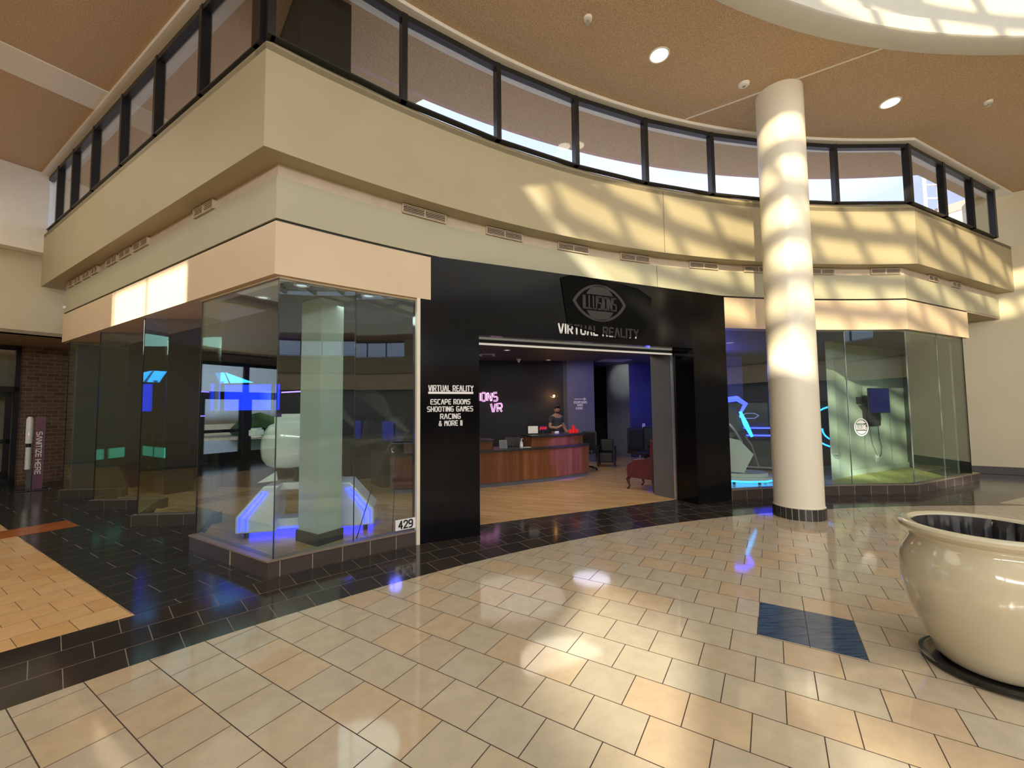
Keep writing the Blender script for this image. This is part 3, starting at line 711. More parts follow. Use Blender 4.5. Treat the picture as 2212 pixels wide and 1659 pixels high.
# header logo
s=thing('header_sign','dark eye-shaped logo with wording on a black patch over the doorway','sign')
cl=[(2.157,2.86),(2.515,2.785),(2.982,2.736),(3.113,2.715),(3.46,2.764),(3.626,2.94),(3.741,3.214),(3.749,3.413),(3.46,3.543),(3.051,3.588),(2.495,3.612),(2.226,3.612),(2.051,3.552)]
bm=B(); v0=[bm.verts.new((p[0],0,p[1])) for p in cl]; v1=[bm.verts.new((p[0],-.004,p[1])) for p in cl]; bm.faces.new(v0); bm.faces.new(v1)
for i in range(len(cl)): j=(i+1)%len(cl); bm.faces.new([v0[i],v0[j],v1[j],v1[i]])
xf(bm,TP(0,0,.010)); link('black_patch',bm,'matte_black',s)
text('white_wording','VIRTUAL REALITY',1.44,.125,.026,'white_letter',TP(2.01,2.738),s,gap=2.2,space=3.5,th=.004)
text('grey_wording','VIRTUAL REALITY',1.44,.125,.026,'sign_grey',TP(0,0,.015),s,gap=2.2,space=3.5,th=.003,clipper=cl,ox=2.01,oy=2.738)
ecx,ecz,ea,eh=2.735,3.232,.490,.285
def ringshape(bm,outer,innr,th,m4):
    n=len(outer); O=[bm.verts.new((p[0],0,p[1])) for p in outer]; I=[bm.verts.new((p[0],0,p[1])) for p in innr]
    O2=[bm.verts.new((p[0],-th,p[1])) for p in outer]; I2=[bm.verts.new((p[0],-th,p[1])) for p in innr]
    for i in range(n):
        j=(i+1)%n; bm.faces.new([O[i],O[j],I[j],I[i]]); bm.faces.new([O2[i],O2[j],I2[j],I2[i]]); bm.faces.new([O[i],O[j],O2[j],O2[i]]); bm.faces.new([I[i],I[j],I2[j],I2[i]])
def lens(a,hh,n=24):
    r=(a*a+hh*hh)/(2*hh); al=math.asin(min(1,a/r)); top=[(r*math.sin(-al+2*al*k/n),hh-r+r*math.cos(-al+2*al*k/n)) for k in range(n)]
    return top+[(-p[0],-p[1]) for p in top]
def eye(bm,cx,cz,a,hh,wd,m4):
    ringshape(bm,[(cx+p[0],cz+p[1]) for p in lens(a,hh)],[(cx+p[0],cz+p[1]) for p in lens(a-wd*1.7,hh-wd)],.003,None); xf(bm,m4)
bm=B(); eye(bm,ecx,ecz,ea,eh,.035,TP(0,0,.015)); link('eye_outline',bm,'sign_grey',s)
def capseg(cx,cz,r,zc,sgn,n=16):
    al=math.acos(zc/r); return [(cx+r*math.sin(-al+2*al*k/n),cz+sgn*r*math.cos(-al+2*al*k/n)) for k in range(n+1)]
for sg,nm in ((1,'upper_iris'),(-1,'lower_iris')):
    bm=B(); pts=capseg(ecx,ecz,eh-.01,.125,sg); a_=[bm.verts.new((p[0],0,p[1])) for p in pts]; b_=[bm.verts.new((p[0],-.003,p[1])) for p in pts]; bm.faces.new(a_); bm.faces.new(b_)
    for i in range(len(pts)): j=(i+1)%len(pts); bm.faces.new([a_[i],a_[j],b_[j],b_[i]])
    xf(bm,TP(0,0,.015)); link(nm,bm,'sign_grey',s)
text('logo_wording','ILLUSIONS',.60,.19,.026,'sign_grey',TP(ecx-.30,ecz-.095,.015),s,gap=1.9,th=.004)

# 429 plaque
am=126.15; p=Vector(pol(13.835,am)); ux=Vector((math.sin(R_(am)),-math.cos(R_(am)),0)); out=Vector((-math.cos(R_(am)),-math.sin(R_(am)),0))
s=thing('number_plaque','white 429 number plaque at the foot of the corner glass','plaque')
m4=basis((p.x,p.y,.205),ux,-out,Vector((0,0,1)))
bm=B(); box(bm,-.125,.125,-.004,.002,0,.125); xf(bm,m4); pl_=link('plate',bm,'white_letter',s)
text('digits','429',.17,.085,.016,'frame_dark',m4@Matrix.Translation((-.085,-.005,.02)),pl_,th=.003,gap=1.8)
# round decal on the right glass
am=math.degrees(math.atan2(7.784-CY,6.4655-CX)); p=Vector(pol(13.835,am)); ux=Vector((math.sin(R_(am)),-math.cos(R_(am)),0)); out=Vector((-math.cos(R_(am)),-math.sin(R_(am)),0))
m4=basis((p.x,p.y,1.225),ux,-out,Vector((0,0,1)))
s=thing('glass_decal','round white logo decal on the right display glass','decal')
bm=B(); ringshape(bm,[(.135*math.cos(2*PI*k/24),.165*math.sin(2*PI*k/24)) for k in range(24)],[(.118*math.cos(2*PI*k/24),.147*math.sin(2*PI*k/24)) for k in range(24)],.003,None); xf(bm,m4); link('ring',bm,'white_letter',s)
for sg in (1,-1):
    bm=B(); pts=capseg(0,0,.125,.07,sg,12); pts=[(q_[0]*.85,q_[1]) for q_ in pts]; a_=[bm.verts.new((q_[0],0,q_[1])) for q_ in pts]; b_=[bm.verts.new((q_[0],-.003,q_[1])) for q_ in pts]; bm.faces.new(a_); bm.faces.new(b_)
    for i in range(len(pts)): j=(i+1)%len(pts); bm.faces.new([a_[i],a_[j],b_[j],b_[i]])
    xf(bm,m4); link('iris',bm,'white_letter',s)
text('decal_wording','ILLUSIONS',.19,.085,.012,'white_letter',m4@Matrix.Translation((-.095,0,-.0425)),s,th=.003)

# ================================================================== SHOP INTERIOR WALLS
def wall(name,p0,p1,mat,th=.12,z1=3.06,side=1,z0=0,label=None):
    bm=B(); slab(bm,p0,p1,th,z0,z1,side); return struct(link(name,bm,mat),label or name.replace('_',' '),'wall')
wall('wall_back_black',(-7.2,11.55),(1.55,12.60),'dark_wall',label='black wall behind the reception desk')
wall('wall_hall_end_inner',AB(12.0,2.5),(-7.2,11.55),'char_wall',side=-1,label='dark inner end wall of the shop')
bm=B(); prism(bm,[(1.55,12.60),(1.66,12.60),(1.66,13.3),(1.55,13.3)],0,3.06); struct(link('wall_back_return',bm,'char_wall'))
bm=B(); prism(bm,[(1.66,12.62),(2.50,12.70),(2.46,13.2),(1.62,13.12)],0,3.06); struct(link('wall_blue_grey_pier',bm,'bluegrey_wall'),'blue-grey wall panel with the arrow sign','wall')
wall('wall_far_back',(2.0,16.6),(4.6,16.6),'dark_wall',label='dark far wall of the inner hallway')
wall('wall_inner_left',(2.46,13.2),(2.2,16.6),'dark_wall')
wall('wall_inner_grey',(3.27,14.42),(3.85,13.70),'grey_wall',label='grey wall lit by a spot in the inner hallway')
wall('wall_inner_grey_side',(3.27,14.42),(4.4,16.6),'dark_wall',side=-1)
wall('wall_navy',(3.85,13.70),(12.4,14.58),'navy_wall',label='navy blue back wall')
wall('wall_violet',(5.35,11.7),(6.62,11.95),'violet_wall',label='violet-lit partition behind the right simulator')
bm=B(); prism(bm,[(6.97,9.22),(7.2,9.30),(7.68,9.62),(7.6,9.85),(7.35,9.73)],0,3.06); struct(link('wall_display_pier',bm,'sage_wall'),'sage green pier inside the right display','wall')
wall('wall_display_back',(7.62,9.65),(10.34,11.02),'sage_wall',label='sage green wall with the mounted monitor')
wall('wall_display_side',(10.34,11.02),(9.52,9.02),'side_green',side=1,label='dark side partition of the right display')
bm=B(); slab(bm,(9.54,9.05),CG(2.42),.05,0,3.04,1); struct(link('wall_dark_gap',bm,'matte_black'),'black sheet in place of the dark gap behind the last pane','wall')  # sheet added where only dark shop interior shows past the partition
bm=B(); slab(bm,(7.62,9.62),(10.32,10.98),.02,0,.13,-1); struct(link('baseboard_display',bm,'sage_wall'),'sage baseboard in the right display','baseboard')
bm=B(); prism(bm,[(7.0,9.2),(7.66,9.62),(10.30,10.98),(9.50,9.0),CG(1.3),CG(0)]+arc(13.92,angC(-.08)+.3,93.4,5),.001,.012); struct(link('floor',bm,'green_carpet'),'worn green carpet of the right display','floor')
# shop ceiling
cf=[POR(.3,.95),POR(4.9,.95),(3.75,7.6)]+arc(13.9,102.6,angC(-.1),8)+[CG(2.44),(11.5,12.0),(11.5,18),(-7,18),AB(12.3,2.4)]
cf+=[AB(5.95,2.36)]+[AB(4.3,2.36)]+arc(13.9,131.8,125.6,6)
bm=B(); prism(bm,cf,3.06,3.10); struct(link('ceiling',bm,'shop_ceiling'),'dark grey shop ceiling','ceiling')
# inner column
bm=B(); prism(bm,[AB(4.74,3.14),AB(5.16,3.14),AB(5.16,3.46),AB(4.74,3.46)],0,3.06)
o=link('square_column',bm,'sage_wall'); tag(o,'square sage green column standing inside the corner display','column')
bm=B(); prism(bm,[AB(4.72,3.12),AB(5.18,3.12),AB(5.18,3.48),AB(4.72,3.48)],0.001,.14); link('column_base',bm,'char_wall',o)

# ================================================================== NEON, SCONCE, ARROW SIGN
bd=Vector((.9926,.119,0)); bo=Vector((0,12.413,0)); bnorm=Vector((-.119,.9926,0))
def BW(u,z,off=.0): return basis(tuple(bo+bd*u-bnorm*off+Vector((0,0,z))),bd,bnorm,Vector((0,0,1)))
def neon(name,txt,w,h,m4,parent):
    # outlined letters: two parallel tubes per stroke
    segs=layout(txt,w,h,1.7); bm=B()
    for s in segs:
        for off in (-.017,.017):
            pts=[]
            for i,p in enumerate(s):
                a=Vector(s[max(i-1,0)]); b=Vector(s[min(i+1,len(s)-1)]); d=(b-a)
                if d.length<1e-6: d=Vector((1,0))
                d.normalize(); n=Vector((-d.y,d.x))*off; pts.append((p[0]+n.x,0,p[1]+n.y))
            tube(bm,pts,.0055,6)
    xf(bm,m4); return link(name,bm,'neon_pink',parent)
s=thing('neon_sign','pink outlined neon wording glowing on the black wall','neon sign')
neon('upper_word','ILLUSIONS',1.22,.235,BW(-1.665,1.865,.04),s)
neon('lower_word','VR',.32,.24,BW(-.635,1.54,.04),s)
for u in (-1.7,-1.1,-.5):
    bm=B(); box(bm,u,u+.02,-.03,.0,1.98,2.0); xf(bm,basis(tuple(bo),bd,bnorm,Vector((0,0,1)))); link('standoff',bm,'black_plastic',s)
s=thing('wall_sconce','small amber wall sconce glowing beside the man','sconce')
m4=BW(1.245,1.985,0)
bm=B(); lathe(bm,[(0,-.03),(.035,-.03),(.035,.0),(0,.0)],n=16); xf(bm,m4@Matrix.Rotation(PI/2,4,'X')); link('backplate',bm,'black_plastic',s)
bm=B(); bmesh.ops.create_icosphere(bm,subdivisions=2,radius=.032); xf(bm,m4@Matrix.Translation((0,-.11,.01))); link('bulb',bm,'bulb_warm',s,smooth=True)
bm=B(); tube(bm,[(.12*math.cos(PI+PI*k/14),-.11,.02+.062*math.sin(PI+PI*k/14)) for k in range(15)],.005,6); tube(bm,[(0,0,-.02),(0,-.11,-.045)],.006,6); xf(bm,m4); link('cradle',bm,'bulb_warm' if False else 'chrome',s)
s=thing('arrow_sign','small pale arrow sign lettered on the blue-grey wall panel','sign')
av=Vector((.9955,.0948,0)).normalized(); an=Vector((-av.y,av.x,0))
def AW(u,z): return basis((1.66+av.x*u-an.x*.004,12.62+av.y*u-an.y*.004,z),av,an,Vector((0,0,1)))
bm=B(); strokes(bm,[[(0,0),(.34,0)],[(.29,.035),(.345,0),(.29,-.035)]],.022,.004); xf(bm,AW(.23,1.895)); link('arrow',bm,'white_letter',s)
text('escape_rooms_line','ESCAPE ROOMS',.40,.065,.014,'white_letter',AW(.21,1.765),s,th=.004)
text('games_line','GAMES',.17,.055,.013,'white_letter',AW(.31,1.685),s,th=.004)
text('more_line','& MORE',.20,.055,.013,'white_letter',AW(.27,1.59),s,th=.004)
# wall switch plate on navy wall
s=thing('wall_outlet','white wall plate on the navy wall','outlet'); m4=basis((4.30,13.73,1.02),(.9946,.104,0),(-.104,.9946,0),(0,0,1))
bm=B(); box(bm,-.045,.045,-.012,0,-.075,.075); xf(bm,m4); link('plate',bm,'white_letter',s)
bm=B(); box(bm,-.015,.015,-.017,-.012,-.045,-.01); box(bm,-.015,.015,-.017,-.012,.01,.045); xf(bm,m4); link('sockets',bm,'grey_plastic',s)

# ================================================================== RECEPTION DESK
fp=[(-2.4,8.28),(-1.9,8.38),(-1.3,8.52),(-.7,8.73),(-.1,8.99),(.48,9.29),(.95,9.55),(1.4,9.86),(1.80,10.19)]
def offs(pts,d):
    out=[]
    for i,p in enumerate(pts):
        a=Vector(pts[max(i-1,0)]);b=Vector(pts[min(i+1,len(pts)-1)]);t_=(b-a).normalized();n_=Vector((-t_.y,t_.x)); q_=Vector(p)+n_*d; out.append((q_.x,q_.y))
    return out
t=thing('reception_desk','curved walnut reception desk with a black counter','reception desk')
bm=B(); ribbon(bm,offs(fp,.0),offs(fp,.05),.001,.095); link('toe_kick',bm,'kick_grey',t)
bm=B(); ribbon(bm,offs(fp,-.06),offs(fp,.0),.095,.735); link('front_panel',bm,'veneer',t)
e=offs(fp,-.06)[-1]; e2=offs(fp,.62)[-1]
bm=B(); slab(bm,e,e2,.03,.095,.735,1); link('end_panel',bm,'veneer',t)
bm=B(); ribbon(bm,offs(fp,-.10),offs(fp,.62),.735,.775); link('countertop',bm,'counter_top',t)
tp=[(.40,9.36),(.85,9.60),(1.3,9.90),(1.72,10.24)]
bm=B(); ribbon(bm,tp,offs(tp,.03),.775,.985); slab(bm,tp[0],offs(tp,.40)[0],.03,.775,.985,-1); slab(bm,tp[-1],offs(tp,.40)[-1],.03,.775,.985,1); link('raised_panel',bm,'veneer',t)
bm=B(); ribbon(bm,offs(tp,-.05),offs(tp,.42),.985,1.03); link('raised_counter',bm,'counter_top',t)
hp=[(-2.2,8.50),(-1.5,8.62),(-.9,8.80),(-.42,9.0)]
bm=B(); ribbon(bm,hp,offs(hp,.03),.775,.94); slab(bm,hp[-1],offs(hp,.40)[-1],.03,.775,.94,1); link('raised_panel',bm,'veneer',t)
bm=B(); ribbon(bm,offs(hp,-.05),offs(hp,.42),.94,.985); link('raised_counter',bm,'counter_top',t)

# desk things
def facing(x,y,z,deg): return Matrix.Translation((x,y,z))@Matrix.Rotation(R_(deg),4,'Z')
def monitor(name,label,x,y,z,deg,w,h,mat,back='black_plastic',stand=.10,tilt=0,grp=None):
    t=thing(name,label,'monitor',(x,y,z),R_(deg),grp)
    bm=B(); box(bm,-w/2,w/2,-.015,.015,stand,stand+h); link('casing',bm,back,t)
    bm=B(); box(bm,-w/2+.012,w/2-.012,-.018,-.014,stand+.012,stand+h-.012); link('screen',bm,mat,t)
    if stand>.01:
        bm=B(); box(bm,-.02,.02,.0,.03,0.006,stand+.05); disc_caps(bm,0,.01,.08,0,.008); link('stand',bm,back,t)
    return t
monitor('computer_monitor','white back of a computer monitor on the raised desk',.47,9.72,1.03,20,.27,.19,'offwhite',back='black_plastic',stand=.015)
m_=monitor('tablet_display','small lit colourful screen at the man\'s side on the desk',.73,10.02,1.03,14,.225,.115,'screen_blue',stand=.07)
bm=B()
for k in range(9): box(bm,-.09+.02*k,-.072+.02*k,-.0195,-.018,.09+.012*(k%3),.15+.01*((k*2)%3))
link('screen_picture',bm,'led_violet' if False else 'neon_dim' if 'neon_dim' in M else 'red_candle',m_)
monitor('desk_monitor','black monitor seen from behind on the lower desk',.0,9.50,.777,190,.36,.18,'black_plastic',stand=.03)
t=thing('desk_tablet','grey tablet leaning on the lower counter','tablet',(-.20,9.12,.777),R_(15))
bm=B(); box(bm,-.085,.085,-.006,.006,0,.18); xf(bm,Matrix.Rotation(R_(-18),4,'X')); link('casing',bm,'grey_plastic',t)
bm=B(); box(bm,-.075,.075,-.008,-.006,.01,.17); xf(bm,Matrix.Rotation(R_(-18),4,'X')); link('screen',bm,'kick_grey',t)
bm=B(); bar(bm,(0,.07,0.004),(0,.035,.1),.02,.01); link('prop',bm,'black_plastic',t)
t=thing('pump_bottle','clear pump bottle of hand gel on the lower counter','bottle',(.19,9.18,.777))
bm=B(); lathe(bm,[(0,0),(.034,0),(.036,.02),(.036,.10),(.028,.125),(.012,.14),(.012,.15),(0,.15)],n=20); link('body',bm,'sage_wall',t,smooth=True)
bm=B(); lathe(bm,[(.0365,.03),(.037,.03),(.037,.09),(.0365,.09)],n=20); link('bottle_label',bm,'white_letter',t)
bm=B(); lathe(bm,[(0,.15),(.014,.15),(.014,.17),(.005,.17),(.005,.20),(0,.20)],n=12); tube(bm,[(0,0,.198),(.035,0,.196),(.04,0,.185)],.005,6); link('pump',bm,'white_letter',t)
t=thing('desk_paper','white papers lying on the lower counter','paper',(.30,9.30,.777),R_(25))
bm=B(); box(bm,-.14,.10,-.06,.05,0,.004); link('sheet',bm,'white_letter',t)
t=thing('card_holder','small white card holder on the raised desk in front of the man','card holder',(1.05,9.95,1.032),R_(30))
bm=B(); box(bm,-.055,.055,-.012,.012,0,.055); link('card',bm,'white_letter',t); bm=B(); box(bm,-.06,.06,-.02,.02,0,.008); link('foot',bm,'grey_plastic',t)
def candle(x,y,z,label):
    t=thing('candle_cup',label,'candle',(x,y,z),0,'red cups stacked on the desk end')
    bm=B(); lathe(bm,[(0,0),(.036,0),(.042,.085),(.037,.085),(.033,.02),(0,.02)],n=20); link('cup',bm,'red_candle',t,smooth=True)
    bm=B(); lathe(bm,[(0,.02),(.033,.021),(.035,.06),(0,.06)],n=20); link('filling',bm,'red_candle',t)
for i,(dx,dy,z,l) in enumerate(((-.115,-.06,1.032,'leftmost red cup of the desk pyramid'),(-.025,-.01,1.032,'second red cup from left in the desk pyramid'),(.065,.04,1.032,'rightmost red cup of the desk pyramid'),(.0,.085,1.032,'red cup at the rear of the desk pyramid'),(-.02,.02,1.120,'topmost red cup of the desk pyramid'))):
    candle(1.50+dx,10.16+dy,z,l)

# ================================================================== PERSON
def skinned(name,verts,edges,radii,mat,parent,sub=2,root=0):
    me=bpy.data.meshes.new(name+'_m'); me.from_pydata([tuple(v) for v in verts],edges,[]); o=bpy.data.objects.new(name,me); COL.objects.link(o)
    md=o.modifiers.new('s','SKIN'); sk_=me.skin_vertices[0].data
    for i,r in enumerate(radii):
        sk_[i].radius=(r if isinstance(r,tuple) else (r,r)); sk_[i].use_root=(i==root)
    md.use_smooth_shade=True
    ms=o.modifiers.new('u','SUBSURF'); ms.levels=sub; ms.render_levels=sub
    dg=bpy.context.evaluated_depsgraph_get(); me2=bpy.data.meshes.new_from_object(o.evaluated_get(dg)); bpy.data.objects.remove(o)
    for p in me2.polygons: p.use_smooth=True
    me2.materials.clear(); me2.materials.append(M[mat]); me2.name=name
    o2=bpy.data.objects.new(name,me2); COL.objects.link(o2); o2.parent=parent; return o2
pr=thing('person','dark-haired bearded man in a dark t-shirt standing behind the desk, one hand at his chest','person',(1.16,10.92,0),R_(35))
# local: faces -y ; x to his left in picture right
V=[(0,0,.95),(0,.01,1.12),(0,.01,1.30),(0,.02,1.42),(0,.01,1.475),(0,-.005,1.525),(0,-.015,1.58),(0,-.01,1.64),
 (.17,.02,1.385),(.245,.03,1.14),(.27,-.10,.985),(.27,-.19,1.06-.05), # his left arm down to counter
 (-.17,.02,1.385),(-.245,.0,1.14),(-.16,-.20,1.13),(-.03,-.24,1.20),
 (.09,0,.90),(.10,0,.50),(.10,.01,.08),(-.09,0,.90),(-.10,0,.50),(-.10,.01,.08),(.10,-.12,.04),(-.10,-.12,.04)]
Ed=[(0,1),(1,2),(2,3),(3,4),(4,5),(5,6),(6,7),(3,8),(8,9),(9,10),(10,11),(3,12),(12,13),(13,14),(14,15),(0,16),(16,17),(17,18),(0,19),(19,20),(20,21),(18,22),(21,23)]
Rd=[(.145,.10),(.135,.095),(.155,.105),(.10,.08),.052,.055,(.072,.085),(.066,.078),.058,.045,.036,.024,.058,.045,.036,.024,.085,.058,.04,.085,.058,.04,.035,.035]
body=skinned('body',V,Ed,Rd,'skin',pr)
# face features merged in the body look: nose, ears
bm=B()
bmesh.ops.create_icosphere(bm,subdivisions=2,radius=1); xf(bm,Matrix.Translation((0,-.098,1.582))@Matrix.Diagonal((.013,.020,.024,1))); link('nose',bm,'skin',pr,smooth=True)
for sx in (-1,1):
    bm=B(); r=bmesh.ops.create_icosphere(bm,subdivisions=2,radius=1); xf(bm,Matrix.Translation((sx*.078,0,1.585))@Matrix.Diagonal((.010,.018,.030,1)),r['verts']); link('ear',bm,'skin',pr,smooth=True)
for sx in (-1,1):
    bm=B(); r=bmesh.ops.create_icosphere(bm,subdivisions=1,radius=.009); xf(bm,Matrix.Translation((sx*.029,-.086,1.602)),r['verts']); link('eye',bm,'frame_dark',pr)
    bm=B(); box(bm,sx*.029-.018,sx*.029+.018,-.094,-.084,1.619,1.626); link('eyebrow',bm,'hair',pr)
bm=B(); box(bm,-.024,.024,-.094,-.084,1.544,1.551); link('mouth',bm,'dark_red_wood',pr)
bm=B(); r=bmesh.ops.create_uvsphere(bm,u_segments=20,v_segments=12,radius=1); xf(bm,Matrix.Translation((0,.004,1.645))@Matrix.Diagonal((.081,.093,.066,1)))
bmesh.ops.bisect_plane(bm,geom=bm.verts[:]+bm.edges[:]+bm.faces[:],plane_co=(0,-.052,1.668),plane_no=(0,-.82,-.57),clear_outer=True); link('hair',bm,'hair',pr,smooth=True)
bm=B(); r=bmesh.ops.create_uvsphere(bm,u_segments=16,v_segments=10,radius=1); xf(bm,Matrix.Translation((0,-.030,1.532))@Matrix.Diagonal((.062,.064,.036,1)))
bmesh.ops.bisect_plane(bm,geom=bm.verts[:]+bm.edges[:]+bm.faces[:],plane_co=(0,0,1.535),plane_no=(0,0,1),clear_outer=True); link('beard',bm,'hair',pr,smooth=True)
sv=[(0,0,.93),(0,.01,1.12),(0,.01,1.30),(0,.02,1.415),(.17,.02,1.385),(.225,.025,1.23),(-.17,.02,1.385),(-.225,.01,1.23)]
skinned('t_shirt',sv,[(0,1),(1,2),(2,3),(3,4),(4,5),(3,6),(6,7)],[(.165,.12),(.155,.115),(.172,.122),(.115,.092),.07,.062,.07,.062],'shirt',pr)
skinned('trousers',[(0,0,.96),(.09,0,.90),(.10,0,.50),(.10,.01,.10),(-.09,0,.90),(-.10,0,.50),(-.10,.01,.10)],[(0,1),(1,2),(2,3),(0,4),(4,5),(5,6)],[(.16,.118),.098,.07,.055,.098,.07,.055],'jeans',pr)
def hand(px,py,pz,rotz,pitch,mirror,name='hand'):
    m4=Matrix.Translation((px,py,pz))@Matrix.Rotation(rotz,4,'Z')@Matrix.Rotation(pitch,4,'X')
    vv=[(0,0,0),(0,-.04,0)]; ee=[(0,1)]; rr=[(.024,.016),(.034,.016)]
    for k,(fx,l) in enumerate(((-.026,.065),(-.009,.075),(.009,.070),(.025,.055))):
        b_=len(vv); vv+=[(fx,-.06,0),(fx*1.1,-.06-l*.55,-.006),(fx*1.1,-.06-l,-.022)]; ee+=[(1,b_),(b_,b_+1),(b_+1,b_+2)]; rr+=[.0095,.0088,.0075]
    b_=len(vv); s_=-1 if mirror else 1
    vv+=[(s_*.035,-.02,-.004),(s_*.055,-.05,-.012)]; ee+=[(0,b_),(b_,b_+1)]; rr+=[.011,.009]
    vv=[tuple(m4@Vector(v)) for v in vv]
    return skinned(name,vv,ee,rr,'skin',pr,sub=1)
hand(.27,-.20,1.01+.03,0,0.1,True); hand(-.03,-.24,1.20,R_(70),.3,False)

# ================================================================== CHAIRS
t=thing('wing_chair','oxblood leather armchair with cabriole legs just inside the doorway','armchair',(2.70,8.47,0),math.atan2(.74,-.67)+PI/2)
# local: faces -y
for sx in (-1,1):
    bm=B(); prof=[(-.27,.24),(-.29,.40),(-.26,.50),(-.16,.54),(-.13,.60),(.18,.645),(.30,.66),(.31,.24)]
    a_=[bm.verts.new((sx*.31,y,z)) for y,z in prof]; b_=[bm.verts.new((sx*.22,y,z)) for y,z in prof]; bm.faces.new(a_); bm.faces.new(b_)
    for i in range(len(prof)): j=(i+1)%len(prof); bm.faces.new([a_[i],a_[j],b_[j],b_[i]])
    link('arm',bm,'red_leather',t,bevel=.018)
bm=B(); box(bm,-.22,.22,-.27,.24,.34,.46); link('seat_cushion',bm,'red_leather',t,bevel=.03)
bm=B(); box(bm,-.22,.22,-.26,.28,.235,.34); link('seat_frame',bm,'red_leather',t,bevel=.01)
bm=B(); prism(bm,[(-.30,.22),(.30,.22),(.30,.33),(-.30,.33)],.235,1.02); link('backrest',bm,'red_leather',t,bevel=.04)
for sx in (-1,1):
    bm=B(); tube(bm,[(sx*.27,-.24,.25),(sx*.275,-.28,.20),(sx*.27,-.265,.13),(sx*.265,-.245,.07),(sx*.268,-.265,.03),(sx*.27,-.29,.012)],[.034,.036,.026,.018,.017,.026],10); link('leg',bm,'dark_red_wood',t,smooth=True)
    bm=B(); tube(bm,[(sx*.27,.27,.25),(sx*.27,.29,.0)],[.03,.02],8); link('leg',bm,'dark_red_wood',t)
def armchair(x,y,deg,label,s=1):
    t=thing('armchair',label,'armchair',(x,y,0),R_(deg))
    bm=B(); box(bm,-.3*s,.3*s,-.3*s,.3*s,.12,.38); link('seat',bm,'black_leather',t,bevel=.03)
    bm=B(); box(bm,-.3*s,.3*s,.2*s,.34*s,.38,.74); link('backrest',bm,'black_leather',t,bevel=.04)
    for sx in (-1,1):
        bm=B(); box(bm,sx*.3*s,sx*.40*s,-.32*s,.34*s,.10,.56) if sx>0 else box(bm,-.40*s,-.3*s,-.32*s,.34*s,.10,.56); link('arm',bm,'black_leather',t,bevel=.02)
        for sy in (-1,1):
            bm=B(); box(bm,sx*.34*s-.02,sx*.34*s+.02,sy*.28*s-.02,sy*.28*s+.02,0,.11); link('leg',bm,'black_plastic',t)
armchair(2.62,11.75,-20,'boxy black armchair beyond the end of the desk',.62)
def office(x,y,deg,label,hh=1.12):
    t=thing('office_chair',label,'chair',(x,y,0),R_(deg))
    bm=B(); box(bm,-.24,.24,-.24,.24,.44,.52); link('seat',bm,'black_leather',t,bevel=.03)
    bm=B(); prism(bm,[(-.22,.20),(.22,.20),(.20,.27),(-.20,.27)],.50,hh); link('backrest',bm,'black_leather',t,bevel=.05)
    bm=B(); tube(bm,[(0,0,.08),(0,0,.44)],.025,10); link('gas_post',bm,'chrome',t)
    for k in range(5):
        a_=2*PI*k/5; bm=B(); bar(bm,(0,0,.10),(.27*math.cos(a_),.27*math.sin(a_),.06),.04,.03); lg=link('leg',bm,'black_plastic',t)
        bm=B(); bmesh.ops.create_icosphere(bm,subdivisions=1,radius=.028); xf(bm,Matrix.Translation((.27*math.cos(a_),.27*math.sin(a_),.028))); link('castor',bm,'black_plastic',lg)
    for sx in (-1,1):
        bm=B(); tube(bm,[(sx*.24,.1,.48),(sx*.29,.08,.60),(sx*.29,-.14,.68)],.018,8); link('armrest',bm,'black_plastic',t)
office(3.25,10.75,15,'tall black high-backed chair behind the red armchair',1.10)
office(1.95,11.1,-30,'black swivel chair behind the right end of the desk',1.0)
t=thing('game_chair','dark bucket game chair at the far right inside the doorway','seat',(3.85,11.3,0))
bm=B(); box(bm,-.25,.25,-.25,.3,.2,.45); link('seat',bm,'black_leather',t,bevel=.05); bm=B(); box(bm,-.25,.25,.2,.35,.4,1.1); link('backrest',bm,'black_leather',t,bevel=.05); bm=B(); box(bm,-.2,.2,-.2,.3,0,.2); link('plinth',bm,'black_plastic',t)

# ================================================================== LEFT SIMULATOR (egg pod on a two-legged base)
sc_=Vector(G0) if 'G0' in globals() else None
F0=Vector(AB(5.90,2.74)); F1=Vector(AB(4.70,3.95)); fd=(F1-F0).normalized(); fn=Vector((-fd.y,fd.x)); FL=(F1-F0).length
if fn.dot(Vector((0,1)))<0: fn=-fn
t=thing('motion_simulator','white egg-shaped motion simulator pod with blue light strips in the corner display','simulator')
t.matrix_world=basis((F0.x,F0.y,0),Vector((fd.x,fd.y,0)),Vector((fn.x,fn.y,0)),Vector((0,0,1)))
L=FL
def leg_poly(mirror):
    p=[(.0,.07),(.0,.28),(.32,.66),(.50,.66),(.47,.60),(.44,.16),(.48,.07)]
    return [((L-x) if mirror else x,z) for x,z in p]
def extr(bm,poly,y0,y1):
    a_=[bm.verts.new((x,y0,z)) for x,z in poly]; b_=[bm.verts.new((x,y1,z)) for x,z in poly]; bm.faces.new(a_); bm.faces.new(b_)
    for i in range(len(poly)): j=(i+1)%len(poly); bm.faces.new([a_[i],a_[j],b_[j],b_[i]])
for mi,nm in ((False,'left'),(True,'right')):
    bm=B(); extr(bm,leg_poly(mi),0,.55); bl=link('base_leg',bm,'gloss_white',t,bevel=.02)
    for k in (0,1):
        p=[(.055+.075*k,.10),(.055+.075*k,.27-.01*k),(.31+.055*k,.585-.005*k)]
        bm=B(); tube(bm,[((L-x) if mi else x,-.004,z) for x,z in p],.013,8); link('led_strip',bm,'led_blue',bl)
    for y in (.06,.48):
        bm=B(); xx=.12 if not mi else L-.12; disc_caps(bm,xx,y,.03,0,.07,12); link('foot',bm,'black_plastic',bl)
